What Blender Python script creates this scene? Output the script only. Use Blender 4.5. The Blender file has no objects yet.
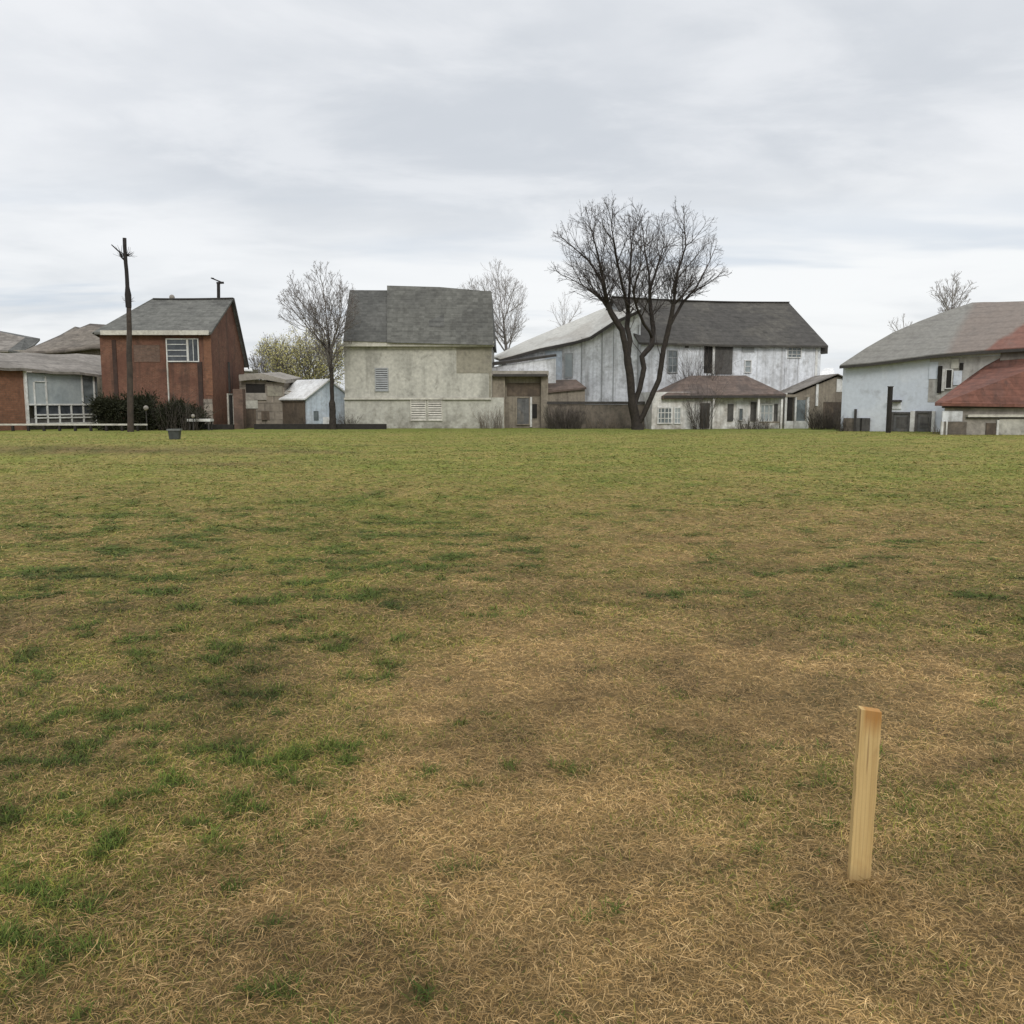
import bpy, bmesh, math, random
import numpy as np
from mathutils import Vector, Matrix, kdtree
R = math.radians
scene = bpy.context.scene
C = scene.collection
FPX, PITCH, EYE = 887.0, R(6.94), 1.6
CP, SP = math.cos(PITCH), math.sin(PITCH)

# ------------------------------------------------------------------ helpers
def ray(px, py):
    x = (px - 512) / FPX; u = (512 - py) / FPX
    return Vector((x, CP + u * SP, u * CP - SP))
def V(px, py, Y):
    d = ray(px, py); t = Y / d.y
    return Vector((d.x * t, Y, EYE + d.z * t))
def X_at(px, Y): return V(px, 400, Y).x

def mesh_obj(name, bm, mat, parent=None, smooth=False, recalc=True):
    if recalc: bmesh.ops.recalc_face_normals(bm, faces=bm.faces)
    me = bpy.data.meshes.new(name); bm.to_mesh(me); bm.free()
    if smooth:
        for p in me.polygons: p.use_smooth = True
    me.materials.append(mat)
    o = bpy.data.objects.new(name, me); C.objects.link(o)
    if parent: o.parent = parent
    return o
def tag(o, label, cat, group=None, kind=None):
    if label: o['label'] = label
    if cat: o['category'] = cat
    if group: o['group'] = group
    if kind: o['kind'] = kind
    return o
def empty(name, loc=(0, 0, 0), rz=0, label=None, cat=None, group=None):
    o = bpy.data.objects.new(name, None); C.objects.link(o)
    o.empty_display_size = 0.2
    o.location = loc; o.rotation_euler = (0, 0, rz)
    return tag(o, label, cat, group)
def bx(bm, u0, u1, v0, v1, z0, z1):
    r = bmesh.ops.create_cube(bm, size=1)
    for v in r['verts']:
        v.co = Vector((u0 + (v.co.x + .5) * (u1 - u0), v0 + (v.co.y + .5) * (v1 - v0), z0 + (v.co.z + .5) * (z1 - z0)))
def prism(bm, pts, vec):
    vec = Vector(vec)
    a = [bm.verts.new(Vector(p)) for p in pts]; b = [bm.verts.new(Vector(p) + vec) for p in pts]
    n = len(pts)
    bm.faces.new(a); bm.faces.new(list(reversed(b)))
    for i in range(n): bm.faces.new((a[i], b[i], b[(i + 1) % n], a[(i + 1) % n]))
def bar(bm, p, q, w, h=None):
    h = h or w; p = Vector(p); q = Vector(q); d = (q - p).normalized()
    s = d.cross(Vector((0, 0, 1)))
    if s.length < .05: s = Vector((1, 0, 0))
    s.normalize(); t = s.cross(d)
    c = [s * w / 2 + t * h / 2, -s * w / 2 + t * h / 2, -s * w / 2 - t * h / 2, s * w / 2 - t * h / 2]
    prism(bm, [p + k for k in c], q - p)
def tube_lists(pts, rad, n, vs, fs):
    base = len(vs); prev = None
    m = len(pts)
    for i in range(m):
        d = (pts[min(i + 1, m - 1)] - pts[max(i - 1, 0)])
        if d.length < 1e-6: d = Vector((0, 0, 1))
        d.normalize()
        if prev is None: s = d.orthogonal().normalized()
        else:
            s = prev - d * prev.dot(d)
            s = s.normalized() if s.length > 1e-4 else d.orthogonal().normalized()
        prev = s; t = d.cross(s)
        for k in range(n):
            a = 2 * math.pi * k / n
            vs.append(pts[i] + (s * math.cos(a) + t * math.sin(a)) * rad[i])
    for i in range(m - 1):
        for k in range(n):
            a = base + i * n + k; b = base + i * n + (k + 1) % n
            fs.append((a, b, b + n, a + n))
    fs.append(tuple(base + (m - 1) * n + k for k in range(n)))
def list_obj(name, vs, fs, mat, parent=None, smooth=True):
    me = bpy.data.meshes.new(name); me.from_pydata([tuple(v) for v in vs], [], fs); me.update()
    if smooth: me.polygons.foreach_set('use_smooth', [True] * len(me.polygons))
    me.materials.append(mat)
    o = bpy.data.objects.new(name, me); C.objects.link(o)
    if parent: o.parent = parent
    return o

class Frame:
    """Local axes of a building: u along its front, v away from the camera, z up."""
    def __init__(s, A, B):
        s.o = Vector((X_at(*A), A[1])); b = Vector((X_at(*B), B[1]))
        s.e = (b - s.o); s.len = s.e.length; s.e.normalize(); s.n = Vector((-s.e.y, s.e.x))
        s.rz = math.atan2(s.e.y, s.e.x)
    def L(s, px, py, v=0.0):
        d = ray(px, py); d2 = Vector((d.x, d.y))
        t = (s.o.dot(s.n) + v) / d2.dot(s.n)
        return Vector(((d2 * t - s.o).dot(s.e), v, EYE + d.z * t))
    def empty(s, name, label, cat, group=None):
        return empty(name, (s.o.x, s.o.y, 0), s.rz, label, cat, group)
    def rect(s, r, v=0.0):
        a = s.L(r[0], (r[1] + r[3]) / 2, v).x; b = s.L(r[2], (r[1] + r[3]) / 2, v).x
        cx = (r[0] + r[2]) / 2
        return a, b, s.L(cx, r[3], v).z, s.L(cx, r[1], v).z

def panel(fr, par, name, r, mat, d=.06, v=0.0, label=None):
    u0, u1, z0, z1 = fr.rect(r, v); bm = bmesh.new(); bx(bm, u0, u1, v - d, v + .02, max(z0, -.1), z1)
    o = mesh_obj(name, bm, mat, par)
    if label: o['label'] = label
    return o
def window(fr, par, r, fmat, pmat, nx=2, ny=2, v=0.0, w=.07, name='window', d=.08):
    u0, u1, z0, z1 = fr.rect(r, v); bm = bmesh.new()
    f0, f1 = v - d, v + .01
    bx(bm, u0, u0 + w, f0, f1, z0, z1); bx(bm, u1 - w, u1, f0, f1, z0, z1)
    bx(bm, u0 + w, u1 - w, f0, f1, z1 - w, z1); bx(bm, u0 + w, u1 - w, f0 - .03, f1, z0, z0 + w)
    for i in range(1, nx):
        c = u0 + (u1 - u0) * i / nx; bx(bm, c - w * .3, c + w * .3, f0 + .015, f1, z0 + w, z1 - w)
    for j in range(1, ny):
        c = z0 + (z1 - z0) * j / ny; bx(bm, u0 + w, u1 - w, f0 + .022, f1 - .003, c - w * .3, c + w * .3)
    o = mesh_obj(name, bm, fmat, par)
    bm = bmesh.new(); bx(bm, u0 + w * .5, u1 - w * .5, v - .03, v + .005, z0 + w * .5, z1 - w * .5)
    mesh_obj('pane', bm, pmat, o)
    return o
def louvre(fr, par, r, fmat, n=8, v=0.0, back=None):
    u0, u1, z0, z1 = fr.rect(r, v); bm = bmesh.new(); w = .06
    bx(bm, u0, u0 + w, v - .09, v, z0, z1); bx(bm, u1 - w, u1, v - .09, v, z0, z1)
    bx(bm, u0 + w, u1 - w, v - .088, v, z1 - w, z1); bx(bm, u0 + w, u1 - w, v - .088, v, z0, z0 + w)
    for i in range(n):
        z = z0 + w + (z1 - z0 - 2 * w) * (i + .5) / n; h = (z1 - z0) / n
        prism(bm, [(u0 + w, v - .085, z - h * .42), (u0 + w, v - .07, z - h * .42), (u0 + w, v - .01, z + h * .25), (u0 + w, v - .025, z + h * .25)], (u1 - u0 - 2 * w, 0, 0))
    o = mesh_obj('vent', bm, fmat, par)
    bm = bmesh.new(); bx(bm, u0 + .02, u1 - .02, v - .008, v + .01, z0 + .02, z1 - .02)
    mesh_obj('vent_backing', bm, back, o)
    return o
def gable(fr, par, u0, u1, D, ze, vr, zr, zeb, wm, rm, oh=.3, og=.25, t=.14, sag=0.0, seed=1):
    bm = bmesh.new()
    prism(bm, [(u0, 0, -.2), (u0, 0, ze), (u0, vr, zr), (u0, D, zeb), (u0, D, -.2)], (u1 - u0, 0, 0))
    mesh_obj('wall', bm, wm, par)
    s1 = (zr - ze) / vr; s2 = (zr - zeb) / (D - vr); l = .02
    prof = [(-oh, ze - oh * s1 + l), (vr * .5, (ze + zr) / 2 + l), (vr, zr + l), (D + oh, zeb - oh * s2 + l),
            (D + oh, zeb - oh * s2 + l + t), (vr, zr + l + t), (vr * .5, (ze + zr) / 2 + l + t), (-oh, ze - oh * s1 + l + t)]
    bm = bmesh.new(); N = 14; rnd = random.Random(seed); rings = []
    for i in range(N + 1):
        f = i / N; u = u0 - og + (u1 - u0 + 2 * og) * f
        dz = -sag * math.sin(math.pi * f) + rnd.uniform(-1, 1) * sag * .18
        rings.append([bm.verts.new((u, v, z + dz * (1 if k in (1, 2, 5, 6) else .35))) for k, (v, z) in enumerate(prof)])
    for i in range(N):
        for k in range(8): bm.faces.new((rings[i][k], rings[i][(k + 1) % 8], rings[i + 1][(k + 1) % 8], rings[i + 1][k]))
    bm.faces.new(rings[0]); bm.faces.new(list(reversed(rings[-1])))
    ro = mesh_obj('roof', bm, rm, par)
    bm = bmesh.new()
    for i in range(N):
        f0, f1 = i / N, (i + 1) / N; U = lambda f: u0 - og + (u1 - u0 + 2 * og) * f; Z = lambda f: zr + l + t - sag * math.sin(math.pi * f) + .02
        bar(bm, (U(f0), vr, Z(f0)), (U(f1), vr, Z(f1)), .3, .07)
    mesh_obj('ridge_cap', bm, M['dark_edge'], ro)
    return ro

# ------------------------------------------------------------------ materials
class NT:
    def __init__(s, name):
        s.m = bpy.data.materials.new(name); s.m.use_nodes = True
        s.t = s.m.node_tree; s.n = s.t.nodes; s.l = s.t.links
        s.b = s.n['Principled BSDF']
    def new(s, ty, **kw):
        n = s.n.new(ty)
        for k, v in kw.items(): setattr(n, k, v)
        return n
    def link(s, a, b): s.l.new(a, b)
    def noise(s, vec, scale, detail=5, rough=.55, dist=0.0):
        n = s.new('ShaderNodeTexNoise'); n.inputs['Scale'].default_value = scale; n.inputs['Detail'].default_value = detail
        n.inputs['Roughness'].default_value = rough; n.inputs['Distortion'].default_value = dist
        if vec: s.link(vec, n.inputs['Vector'])
        return n.outputs['Fac']
    def mapr(s, x, a, b, c=0.0, d=1.0):
        n = s.new('ShaderNodeMapRange'); n.inputs[1].default_value = a; n.inputs[2].default_value = b
        n.inputs[3].default_value = c; n.inputs[4].default_value = d; s.link(x, n.inputs[0]); return n.outputs[0]
    def math(s, op, a, b):
        n = s.new('ShaderNodeMath', operation=op)
        for i, x in enumerate((a, b)):
            if isinstance(x, (int, float)): n.inputs[i].default_value = x
            else: s.link(x, n.inputs[i])
        return n.outputs[0]
    def mix(s, fac, a, b, mode='MIX'):
        n = s.new('ShaderNodeMix', data_type='RGBA', blend_type=mode)
        for sock, x in ((n.inputs[0], fac), (n.inputs[6], a), (n.inputs[7], b)):
            if isinstance(x, (int, float)): sock.default_value = x
            elif isinstance(x, tuple): sock.default_value = (*x, 1) if len(x) == 3 else x
            else: s.link(x, sock)
        return n.outputs[2]
    def mapping(s, vec, scale, loc=(0, 0, 0)):
        n = s.new('ShaderNodeMapping'); n.inputs['Scale'].default_value = scale; n.inputs['Location'].default_value = loc
        s.link(vec, n.inputs['Vector']); return n.outputs[0]
    def finish(s, col, rough=.85, bump=None, bstr=.3, bdist=.02):
        s.link(col, s.b.inputs['Base Color']) if not isinstance(col, tuple) else setattr(s.b.inputs['Base Color'], 'default_value', (*col, 1))
        s.b.inputs['Roughness'].default_value = rough
        s.b.inputs['Specular IOR Level'].default_value = .25
        if bump is not None:
            n = s.new('ShaderNodeBump'); n.inputs['Strength'].default_value = bstr; n.inputs['Distance'].default_value = bdist
            s.link(bump, n.inputs['Height']); s.link(n.outputs[0], s.b.inputs['Normal'])
        return s.m
_sd = [0]
def weathered(name, base, alt, dirt, ps=.5, pr=(.48, .6), streak=.5, low=.5, boards=0.0, courses=0.0, bricks=None, rough=.85, fine=.18, sx=2.0):
    g = NT(name); _sd[0] += 7.31
    tc = g.new('ShaderNodeTexCoord').outputs['Object']
    off = g.mapping(tc, (1, 1, 1), (_sd[0], _sd[0] * .37, _sd[0] * .71))
    col = None
    if bricks:
        sep = g.new('ShaderNodeSeparateXYZ'); g.link(tc, sep.inputs[0])
        cmb = g.new('ShaderNodeCombineXYZ'); g.link(g.math('ADD', sep.outputs[0], sep.outputs[1]), cmb.inputs[0]); g.link(sep.outputs[2], cmb.inputs[1])
        b = g.new('ShaderNodeTexBrick'); g.link(cmb.outputs[0], b.inputs['Vector'])
        b.inputs['Scale'].default_value = 1; b.inputs['Brick Width'].default_value = bricks[0]; b.inputs['Row Height'].default_value = bricks[1]
        b.inputs['Mortar Size'].default_value = bricks[1] * .1; b.inputs['Color1'].default_value = (*base, 1)
        b.inputs['Color2'].default_value = (*tuple(c * .72 for c in base), 1); b.inputs['Mortar'].default_value = (*bricks[2], 1)
        col = b.outputs['Color']
    n1 = g.noise(off, ps, 7, .62, .6)
    col = g.mix(g.mapr(n1, *pr), col if col else base, alt)
    n4 = g.noise(g.mapping(off, (1, 1, 1), (31, 5, 9)), ps * 2.6, 6, .65, .3)
    col = g.mix(g.mapr(n4, .56, .7, 0, .55), col, dirt)
    st = g.noise(g.mapping(off, (sx, sx, .16)), 1.0, 6, .6, .2)
    col = g.mix(g.mapr(st, .5, .74, 0, streak), col, dirt)
    sep = g.new('ShaderNodeSeparateXYZ'); g.link(tc, sep.inputs[0])
    lowm = g.math('MULTIPLY', g.mapr(sep.outputs[2], 0, 1.3, 1, 0), g.mapr(n4, .35, .6))
    col = g.mix(g.math('MULTIPLY', lowm, low), col, dirt)
    if boards:
        w = g.new('ShaderNodeTexWave', wave_type='BANDS', bands_direction='X'); w.inputs['Scale'].default_value = boards
        w.inputs['Distortion'].default_value = .25; w.inputs['Detail'].default_value = 1; g.link(tc, w.inputs['Vector'])
        wn = g.noise(g.mapping(off, (boards * 3.2, boards * 3.2, .05)), 1, 0)
        col = g.mix(g.mapr(wn, .3, .7, .0, .16), col, dirt)
        col = g.mix(g.mapr(w.outputs['Fac'], .0, .1, .16, 0), col, tuple(c * .5 for c in dirt))
    if courses:
        w = g.new('ShaderNodeTexWave', wave_type='BANDS', bands_direction='Z', wave_profile='SAW'); w.inputs['Scale'].default_value = courses
        w.inputs['Distortion'].default_value = .6; w.inputs['Detail'].default_value = 2; g.link(tc, w.inputs['Vector'])
        cell = g.new('ShaderNodeTexWhiteNoise', noise_dimensions='3D')
        sn = g.new('ShaderNodeVectorMath', operation='SNAP'); sn.inputs[1].default_value = (.35, .35, .16); g.link(tc, sn.inputs[0]); g.link(sn.outputs[0], cell.inputs['Vector'])
        col = g.mix(1.0, col, g.mapr(cell.outputs['Value'], 0, 1, .8, 1.12), 'MULTIPLY')
        col = g.mix(1.0, col, g.mapr(w.outputs['Fac'], 0, .25, .78, 1.0), 'MULTIPLY')
    nf = g.noise(off, 5, 5, .6)
    col = g.mix(1.0, col, g.mapr(nf, .3, .7, 1 - fine, 1 + fine), 'MULTIPLY')
    return g.finish(col, rough, nf, .12, .02)
def plain(name, c, var=.2, scale=6, rough=.8, spec=.25, metal=0.0):
    g = NT(name); tc = g.new('ShaderNodeTexCoord').outputs['Object']
    n = g.noise(tc, scale, 6, .65, .3)
    col = g.mix(1.0, c, g.mapr(n, .3, .7, 1 - var, 1 + var), 'MULTIPLY')
    m = g.finish(col, rough, n, .2, .01); g.b.inputs['Specular IOR Level'].default_value = spec; g.b.inputs['Metallic'].default_value = metal
    return m
def glass(name, c, rough=.12):
    g = NT(name); tc = g.new('ShaderNodeTexCoord').outputs['Object']
    n = g.noise(tc, 1.6, 5, .6, .5)
    m = g.finish(g.mix(g.mapr(n, .4, .65), c, tuple(x * 1.7 + .015 for x in c)), rough, n, .12, .02)
    g.b.inputs['Specular IOR Level'].default_value = .5
    return m
def poscol(name, a, b, scale, rough=.8, trans=False):
    g = NT(name); p = g.new('ShaderNodeNewGeometry').outputs['Position']
    n = g.noise(p, scale, 4, .6)
    return g.finish(g.mix(g.mapr(n, .35, .65), a, b), rough)

M = {}
M['brick'] = weathered('red_brick', (.175, .078, .048), (.12, .058, .04), (.05, .036, .029), ps=.5, pr=(.44, .62), streak=.75, low=.9, bricks=(.22, .075, (.18, .125, .095)))
M['brick_low'] = weathered('low_brick', (.225, .105, .062), (.17, .085, .053), (.07, .046, .035), ps=.6, streak=.35, low=.4, bricks=(.3, .12, (.13, .085, .06)))
M['pier_brick'] = weathered('pier_brick', (.16, .1, .075), (.11, .075, .06), (.05, .04, .03), bricks=(.22, .09, (.14, .11, .09)))
M['slate'] = weathered('grey_slate', (.122, .121, .108), (.094, .093, .084), (.064, .062, .054), ps=.4, streak=.45, low=0, courses=1.0)
M['slate_dark'] = weathered('dark_slate', (.09, .09, .083), (.112, .111, .102), (.05, .049, .045), ps=.35, streak=.6, low=0, courses=.9)
M['barn_roof'] = weathered('barn_roof', (0.062, 0.058, 0.052), (0.082, 0.076, 0.065), (0.036, 0.033, 0.030), ps=.28, streak=.5, low=0, courses=.8)
M['tan_roof'] = weathered('tan_roof', (0.211, 0.191, 0.168), (0.156, 0.140, 0.121), (0.086, 0.076, 0.066), ps=.35, streak=.35, low=0, courses=.6)
M['sag_roof'] = weathered('sagging_roof', (0.162, 0.140, 0.115), (0.111, 0.095, 0.080), (0.060, 0.051, 0.043), ps=.6, streak=.3, low=0, courses=.7)
M['pale_roof'] = weathered('pale_metal_roof', (.43, .42, .38), (.36, .34, .3), (.24, .22, .19), ps=.3, streak=.35, low=0, rough=.6)
M['white_roof'] = weathered('white_roof', (.64, .64, .63), (.52, .51, .49), (.33, .31, .28), ps=.8, pr=(.5, .68), streak=.3, low=0, rough=.6)
M['hut_roof'] = weathered('brown_hut_roof', (.135, .1, .082), (.105, .082, .07), (.06, .048, .042), ps=.7, streak=.5, low=0, courses=1.0)
M['barn_right_roof'] = None
M['red_roof'] = weathered('red_roof', (.16, .072, .052), (.13, .066, .052), (.07, .048, .042), ps=.6, streak=.55, low=0, courses=1.1)
M['plaster'] = weathered('stained_plaster', (.455, .44, .39), (.36, .35, .31), (.15, .145, .125), ps=.5, pr=(.45, .6), streak=.65, low=.9, sx=1.2)
M['plaster_base'] = weathered('pale_render_base', (.43, .42, .37), (.36, .35, .31), (.17, .16, .13), ps=.5, streak=.4, low=.9)
M['plaster_dark'] = weathered('dark_plaster', (.27, .25, .2), (.22, .2, .165), (.13, .12, .1), ps=.9, streak=.5, low=.2)
M['white_boards'] = weathered('peeling_white_boards', (.70, .725, .76), (.53, .545, .565), (.22, .21, .195), ps=.55, pr=(.46, .62), streak=.6, low=.9, boards=.5, sx=1.9)
M['grey_boards'] = weathered('grey_white_boards', (.71, .73, .755), (.45, .46, .475), (.18, .17, .155), ps=.55, pr=(.47, .63), streak=.65, low=.8, boards=.45, sx=1.9)
M['hut_wall'] = weathered('peeling_white_hut', (.75, .74, .71), (.55, .53, .49), (.22, .195, .165), ps=.8, streak=.65, low=.8, boards=.6, sx=2.4)
M['blue_wall'] = weathered('pale_blue_render', (.53, .57, .63), (.59, .62, .66), (.28, .285, .295), ps=.35, streak=.35, low=.55, sx=1.1, fine=.08)
M['blue_shed'] = weathered('blue_shed_boards', (.47, .535, .60), (.5, .55, .60), (.24, .25, .26), ps=.7, streak=.45, low=.7, boards=.8)
M['tan_wood'] = weathered('weathered_tan_boards', (.27, .235, .185), (.2, .17, .135), (.1, .085, .068), ps=.7, streak=.6, low=.7, boards=.7, sx=3)
M['brown_wood'] = weathered('brown_boards', (.13, .1, .075), (.09, .07, .055), (.045, .037, .03), ps=.9, streak=.6, low=.6, boards=.9, sx=3)
M['block'] = weathered('patched_block_wall', (.29, .25, .205), (.22, .19, .155), (.11, .095, .08), ps=.8, streak=.45, low=.7, bricks=(1.1, .55, (.16, .14, .115)))
M['concrete'] = weathered('concrete', (.3, .275, .24), (.23, .21, .185), (.12, .11, .095), ps=.8, streak=.5, low=.5)
M['low_wall'] = weathered('low_dark_wall', (.155, .13, .105), (.11, .095, .078), (.05, .045, .038), ps=1.0, streak=.6, low=.6)
M['black_timber'] = plain('black_timber', (.026, .023, .02), .3, 5)
M['white_paint'] = weathered('dirty_white_paint', (.62, .62, .6), (.5, .49, .46), (.25, .235, .21), ps=1.5, streak=.4, low=.3, fine=.1)
M['grey_paint'] = plain('grey_paint', (.3, .31, .31), .2, 4, .6)
M['cream_trim'] = weathered('cream_trim', (.5, .48, .42), (.42, .4, .35), (.22, .2, .17), ps=1.2, streak=.2, low=0)
M['dark_brick'] = weathered('dark_stained_brick', (.06, .036, .028), (.045, .03, .025), (.026, .02, .018), ps=.8, streak=.5, low=.3)
M['grey_patch'] = weathered('grey_stained_patch', (.40, .39, .365), (.30, .285, .26), (.15, .14, .125), ps=.9, streak=.6, low=.2)
M['dark_gap'] = plain('dark_opening', (.02, .018, .016), .4, 2)  # near-black sheets painted as the shade inside openings and behind vent slats
M['dark_door'] = weathered('dark_boarded_door', (.1, .095, .088), (.07, .066, .062), (.035, .033, .031), ps=1.2, streak=.6, low=.3, boards=1.1)
M['door_grey'] = weathered('grey_stable_door', (.13, .13, .128), (.17, .155, .135), (.05, .05, .048), ps=1.0, streak=.6, low=.6, boards=1.3)
M['dark_edge'] = plain('dark_board_and_shade', (.05, .046, .042), .25, 3)  # dark boards; also colours the painted shade strips under ledge, eave and lintel
M['glass'] = glass('dark_glass', (.03, .035, .04))
M['glass_grey'] = glass('grey_glass', (.1, .115, .12), .2)
M['frosted'] = weathered('frosted_sheet', (.33, .36, .365), (.27, .3, .31), (.19, .21, .21), ps=.5, streak=.5, low=.1, rough=.35, fine=.08)
M['metal'] = plain('grey_metal', (.13, .135, .13), .2, 8, .5, .4, .3)
M['bin'] = plain('dull_bin_metal', (.05, .055, .052), .3, 5, .6)
M['pole'] = weathered('dark_pole_wood', (.062, .048, .038), (.045, .036, .03), (.025, .02, .018), ps=1.5, streak=.6, low=.3, sx=9)
M['pole_top'] = plain('black_pole_top', (.022, .019, .018), .3, 8)
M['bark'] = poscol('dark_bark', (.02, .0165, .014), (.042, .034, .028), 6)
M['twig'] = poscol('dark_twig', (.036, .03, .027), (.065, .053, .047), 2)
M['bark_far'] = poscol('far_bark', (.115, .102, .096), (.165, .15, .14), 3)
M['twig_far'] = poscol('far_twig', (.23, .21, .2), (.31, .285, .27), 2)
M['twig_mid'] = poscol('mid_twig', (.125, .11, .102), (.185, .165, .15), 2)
M['willow_leaf'] = poscol('young_yellow_leaf', (.34, .32, .09), (.46, .42, .2), 1.2)
M['evergreen'] = poscol('dark_evergreen', (0.012, 0.014, 0.006), (0.027, 0.029, 0.012), 3)
M['brush'] = poscol('dry_brown_stems', (.13, .1, .075), (.2, .165, .125), 4)
M['brush_dark'] = poscol('dark_brown_stems', (.05, .042, .035), (.1, .085, .068), 4)
# right barn roof: grey that turns brown and then reddish towards the near end
def two_tone():
    g = NT('grey_to_brown_roof'); tc = g.new('ShaderNodeTexCoord').outputs['Object']
    n = g.noise(tc, .6, 6, .62, .5); sep = g.new('ShaderNodeSeparateXYZ'); g.link(tc, sep.inputs[0])
    s = g.math('ADD', sep.outputs[0], g.math('ADD', g.math('MULTIPLY', n, .9), g.math('MULTIPLY', sep.outputs[1], .12)))
    col = g.mix(g.mapr(s, 6.0, 6.5), (.195, .188, .168), (.185, .155, .133))
    low = g.math('SUBTRACT', s, g.math('MULTIPLY', sep.outputs[1], .45))
    col = g.mix(g.mapr(low, 8.2, 8.45), col, (.17, .085, .064))
    n2 = g.noise(g.mapping(tc, (1.2, 1.2, .3)), 1.4, 7, .65)
    col = g.mix(g.mapr(n2, .5, .72, 0, .45), col, (.12, .11, .1))
    w = g.new('ShaderNodeTexWave', wave_type='BANDS', bands_direction='Z', wave_profile='SAW'); w.inputs['Scale'].default_value = .9
    w.inputs['Distortion'].default_value = .8; w.inputs['Detail'].default_value = 2; g.link(tc, w.inputs['Vector'])
    col = g.mix(1.0, col, g.mapr(w.outputs['Fac'], 0, .3, .85, 1.0), 'MULTIPLY')
    nf = g.noise(tc, 5, 5, .6); col = g.mix(1.0, col, g.mapr(nf, .3, .7, .84, 1.16), 'MULTIPLY')
    return g.finish(col, .85, nf, .12, .02)
M['barn_right_roof'] = two_tone()

# ------------------------------------------------------------------ noise in numpy (for the turf)
def _hash(ix, iy, seed):
    h = (ix.astype(np.int64) * 374761393 + iy.astype(np.int64) * 668265263 + seed * 2147483647 * 3) & 0xffffffff
    h = ((h ^ (h >> 13)) * 1274126177) & 0xffffffff
    h = ((h ^ (h >> 16)) * 2246822519) & 0xffffffff
    return ((h ^ (h >> 15)) & 0xffffff) / float(0xffffff)
def vnoise(x, y, seed):
    ix = np.floor(x); iy = np.floor(y); fx = x - ix; fy = y - iy
    fx = fx * fx * (3 - 2 * fx); fy = fy * fy * (3 - 2 * fy)
    a = _hash(ix, iy, seed); b = _hash(ix + 1, iy, seed); c = _hash(ix, iy + 1, seed); d = _hash(ix + 1, iy + 1, seed)
    return (a * (1 - fx) + b * fx) * (1 - fy) + (c * (1 - fx) + d * fx) * fy
def fbm(x, y, seed, oct=4, gain=.5):
    s = 0; a = 1; t = 0
    for i in range(oct):
        s = s + a * vnoise(x * 2 ** i + 17.3 * i, y * 2 ** i - 9.1 * i, seed + i); t += a; a *= gain
    return s / t
def sst(x, a, b):
    t = np.clip((x - a) / (b - a), 0, 1); return t * t * (3 - 2 * t)
def ground_h(x, y):
    near = 1 - sst(y, 36, 44)
    h = (fbm(x * .3, y * .3, 5, 3) - .5) * .10 + (fbm(x * 2.2, y * 2.2, 9, 2) - .5) * .022
    left = sst(-x, 4, 12)
    h = h + left * (.26 * np.exp(-((y - 31) / 2.6) ** 2) - .2 * np.exp(-((y - 25.5) / 2.2) ** 2) + .17 * np.exp(-((y - 21) / 2.0) ** 2))
    h = h + .07 * np.exp(-((y - 36) / 2.0) ** 2) * sst(-x, 2, 5)
    return h * near * sst(np.hypot(x, y - 0), .3, 2) + .11 * sst(x, 14, 19) * sst(y, 36, 42) * (1 - sst(y, 47, 54))
def turf(x, y):
    """-> green share, clump strength, brightness, far share"""
    far = sst(y, 6.5, 22)
    xs_ = x - .12 * (y - 4)
    blob = np.exp(-(((x - 1.1) / np.where(x < 1.1, 1.55, 2.6)) ** 2 + ((y - 4.3) / np.where(y < 4.3, 9, 2.6)) ** 2) ** 1.3)
    side = sst(-x, -.35, 1.5) * (1 - sst(y, 11, 20))
    base = .40 + .36 * far + .20 * side - .32 * blob
    m1 = fbm(x * .5 + 3, y * .62 + 8, 21, 4) - .5
    m2 = fbm(x * 2.6, y * 3.4, 33, 4, .6) - .5
    m3 = fbm(x * .9 + 5, y * 2.2, 44, 4, .6) - .5
    g = base + m1 * .75 * (1 - .3 * far) + m2 * 1.15 * (1 - .55 * far) + m3 * .7 * far
    fr_n = 1 - sst(y, 3.5, 9); c1 = fbm(x * 8.2 + 40, y * 9.0, 57, 3) * fr_n + fbm(x * 4.2 + 40, y * 5.6, 58, 3) * (1 - fr_n); c2 = fbm(x * 1.7 + 11, y * 2.6, 63, 4)
    cc = c1 * (1 - .6 * far) + c2 * .6 * far + (.12 + .2 * (1 - fr_n)) * (c2 - .5)
    thr = .652 - .066 * side + .075 * (1 - sst(y, 2.4, 3.8)) - .022 * side * sst(y, 3.2, 4.2) + .05 * blob + .005 * far
    clump = sst(cc, thr - .03, thr + .14) * (1 - .45 * far) * .85
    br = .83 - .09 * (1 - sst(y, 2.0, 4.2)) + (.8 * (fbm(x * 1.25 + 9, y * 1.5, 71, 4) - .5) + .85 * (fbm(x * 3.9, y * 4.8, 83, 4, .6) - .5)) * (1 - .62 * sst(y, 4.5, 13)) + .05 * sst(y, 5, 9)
    br = br + .14 * blob * (1 - far)
    bank = sst(-x, 3, 10) * (np.exp(-((y - 24.3) / 1.5) ** 2) + .9 * np.exp(-((y - 29.0) / .9) ** 2))
    g = g - bank * .35; br = br - bank * .42 * (.6 + .8 * fbm(x * .6, y * 1.2, 91, 2))  # bank strips browner, and painted darker so the rises show
    line = sst(-x, 2.5, 4) * np.exp(-((y - 34 - .02 * x) / .5) ** 2); br = br - line * .2
    return np.clip(g, 0.03, 1), clump, np.clip(br, .45, 1.4), far

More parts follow.
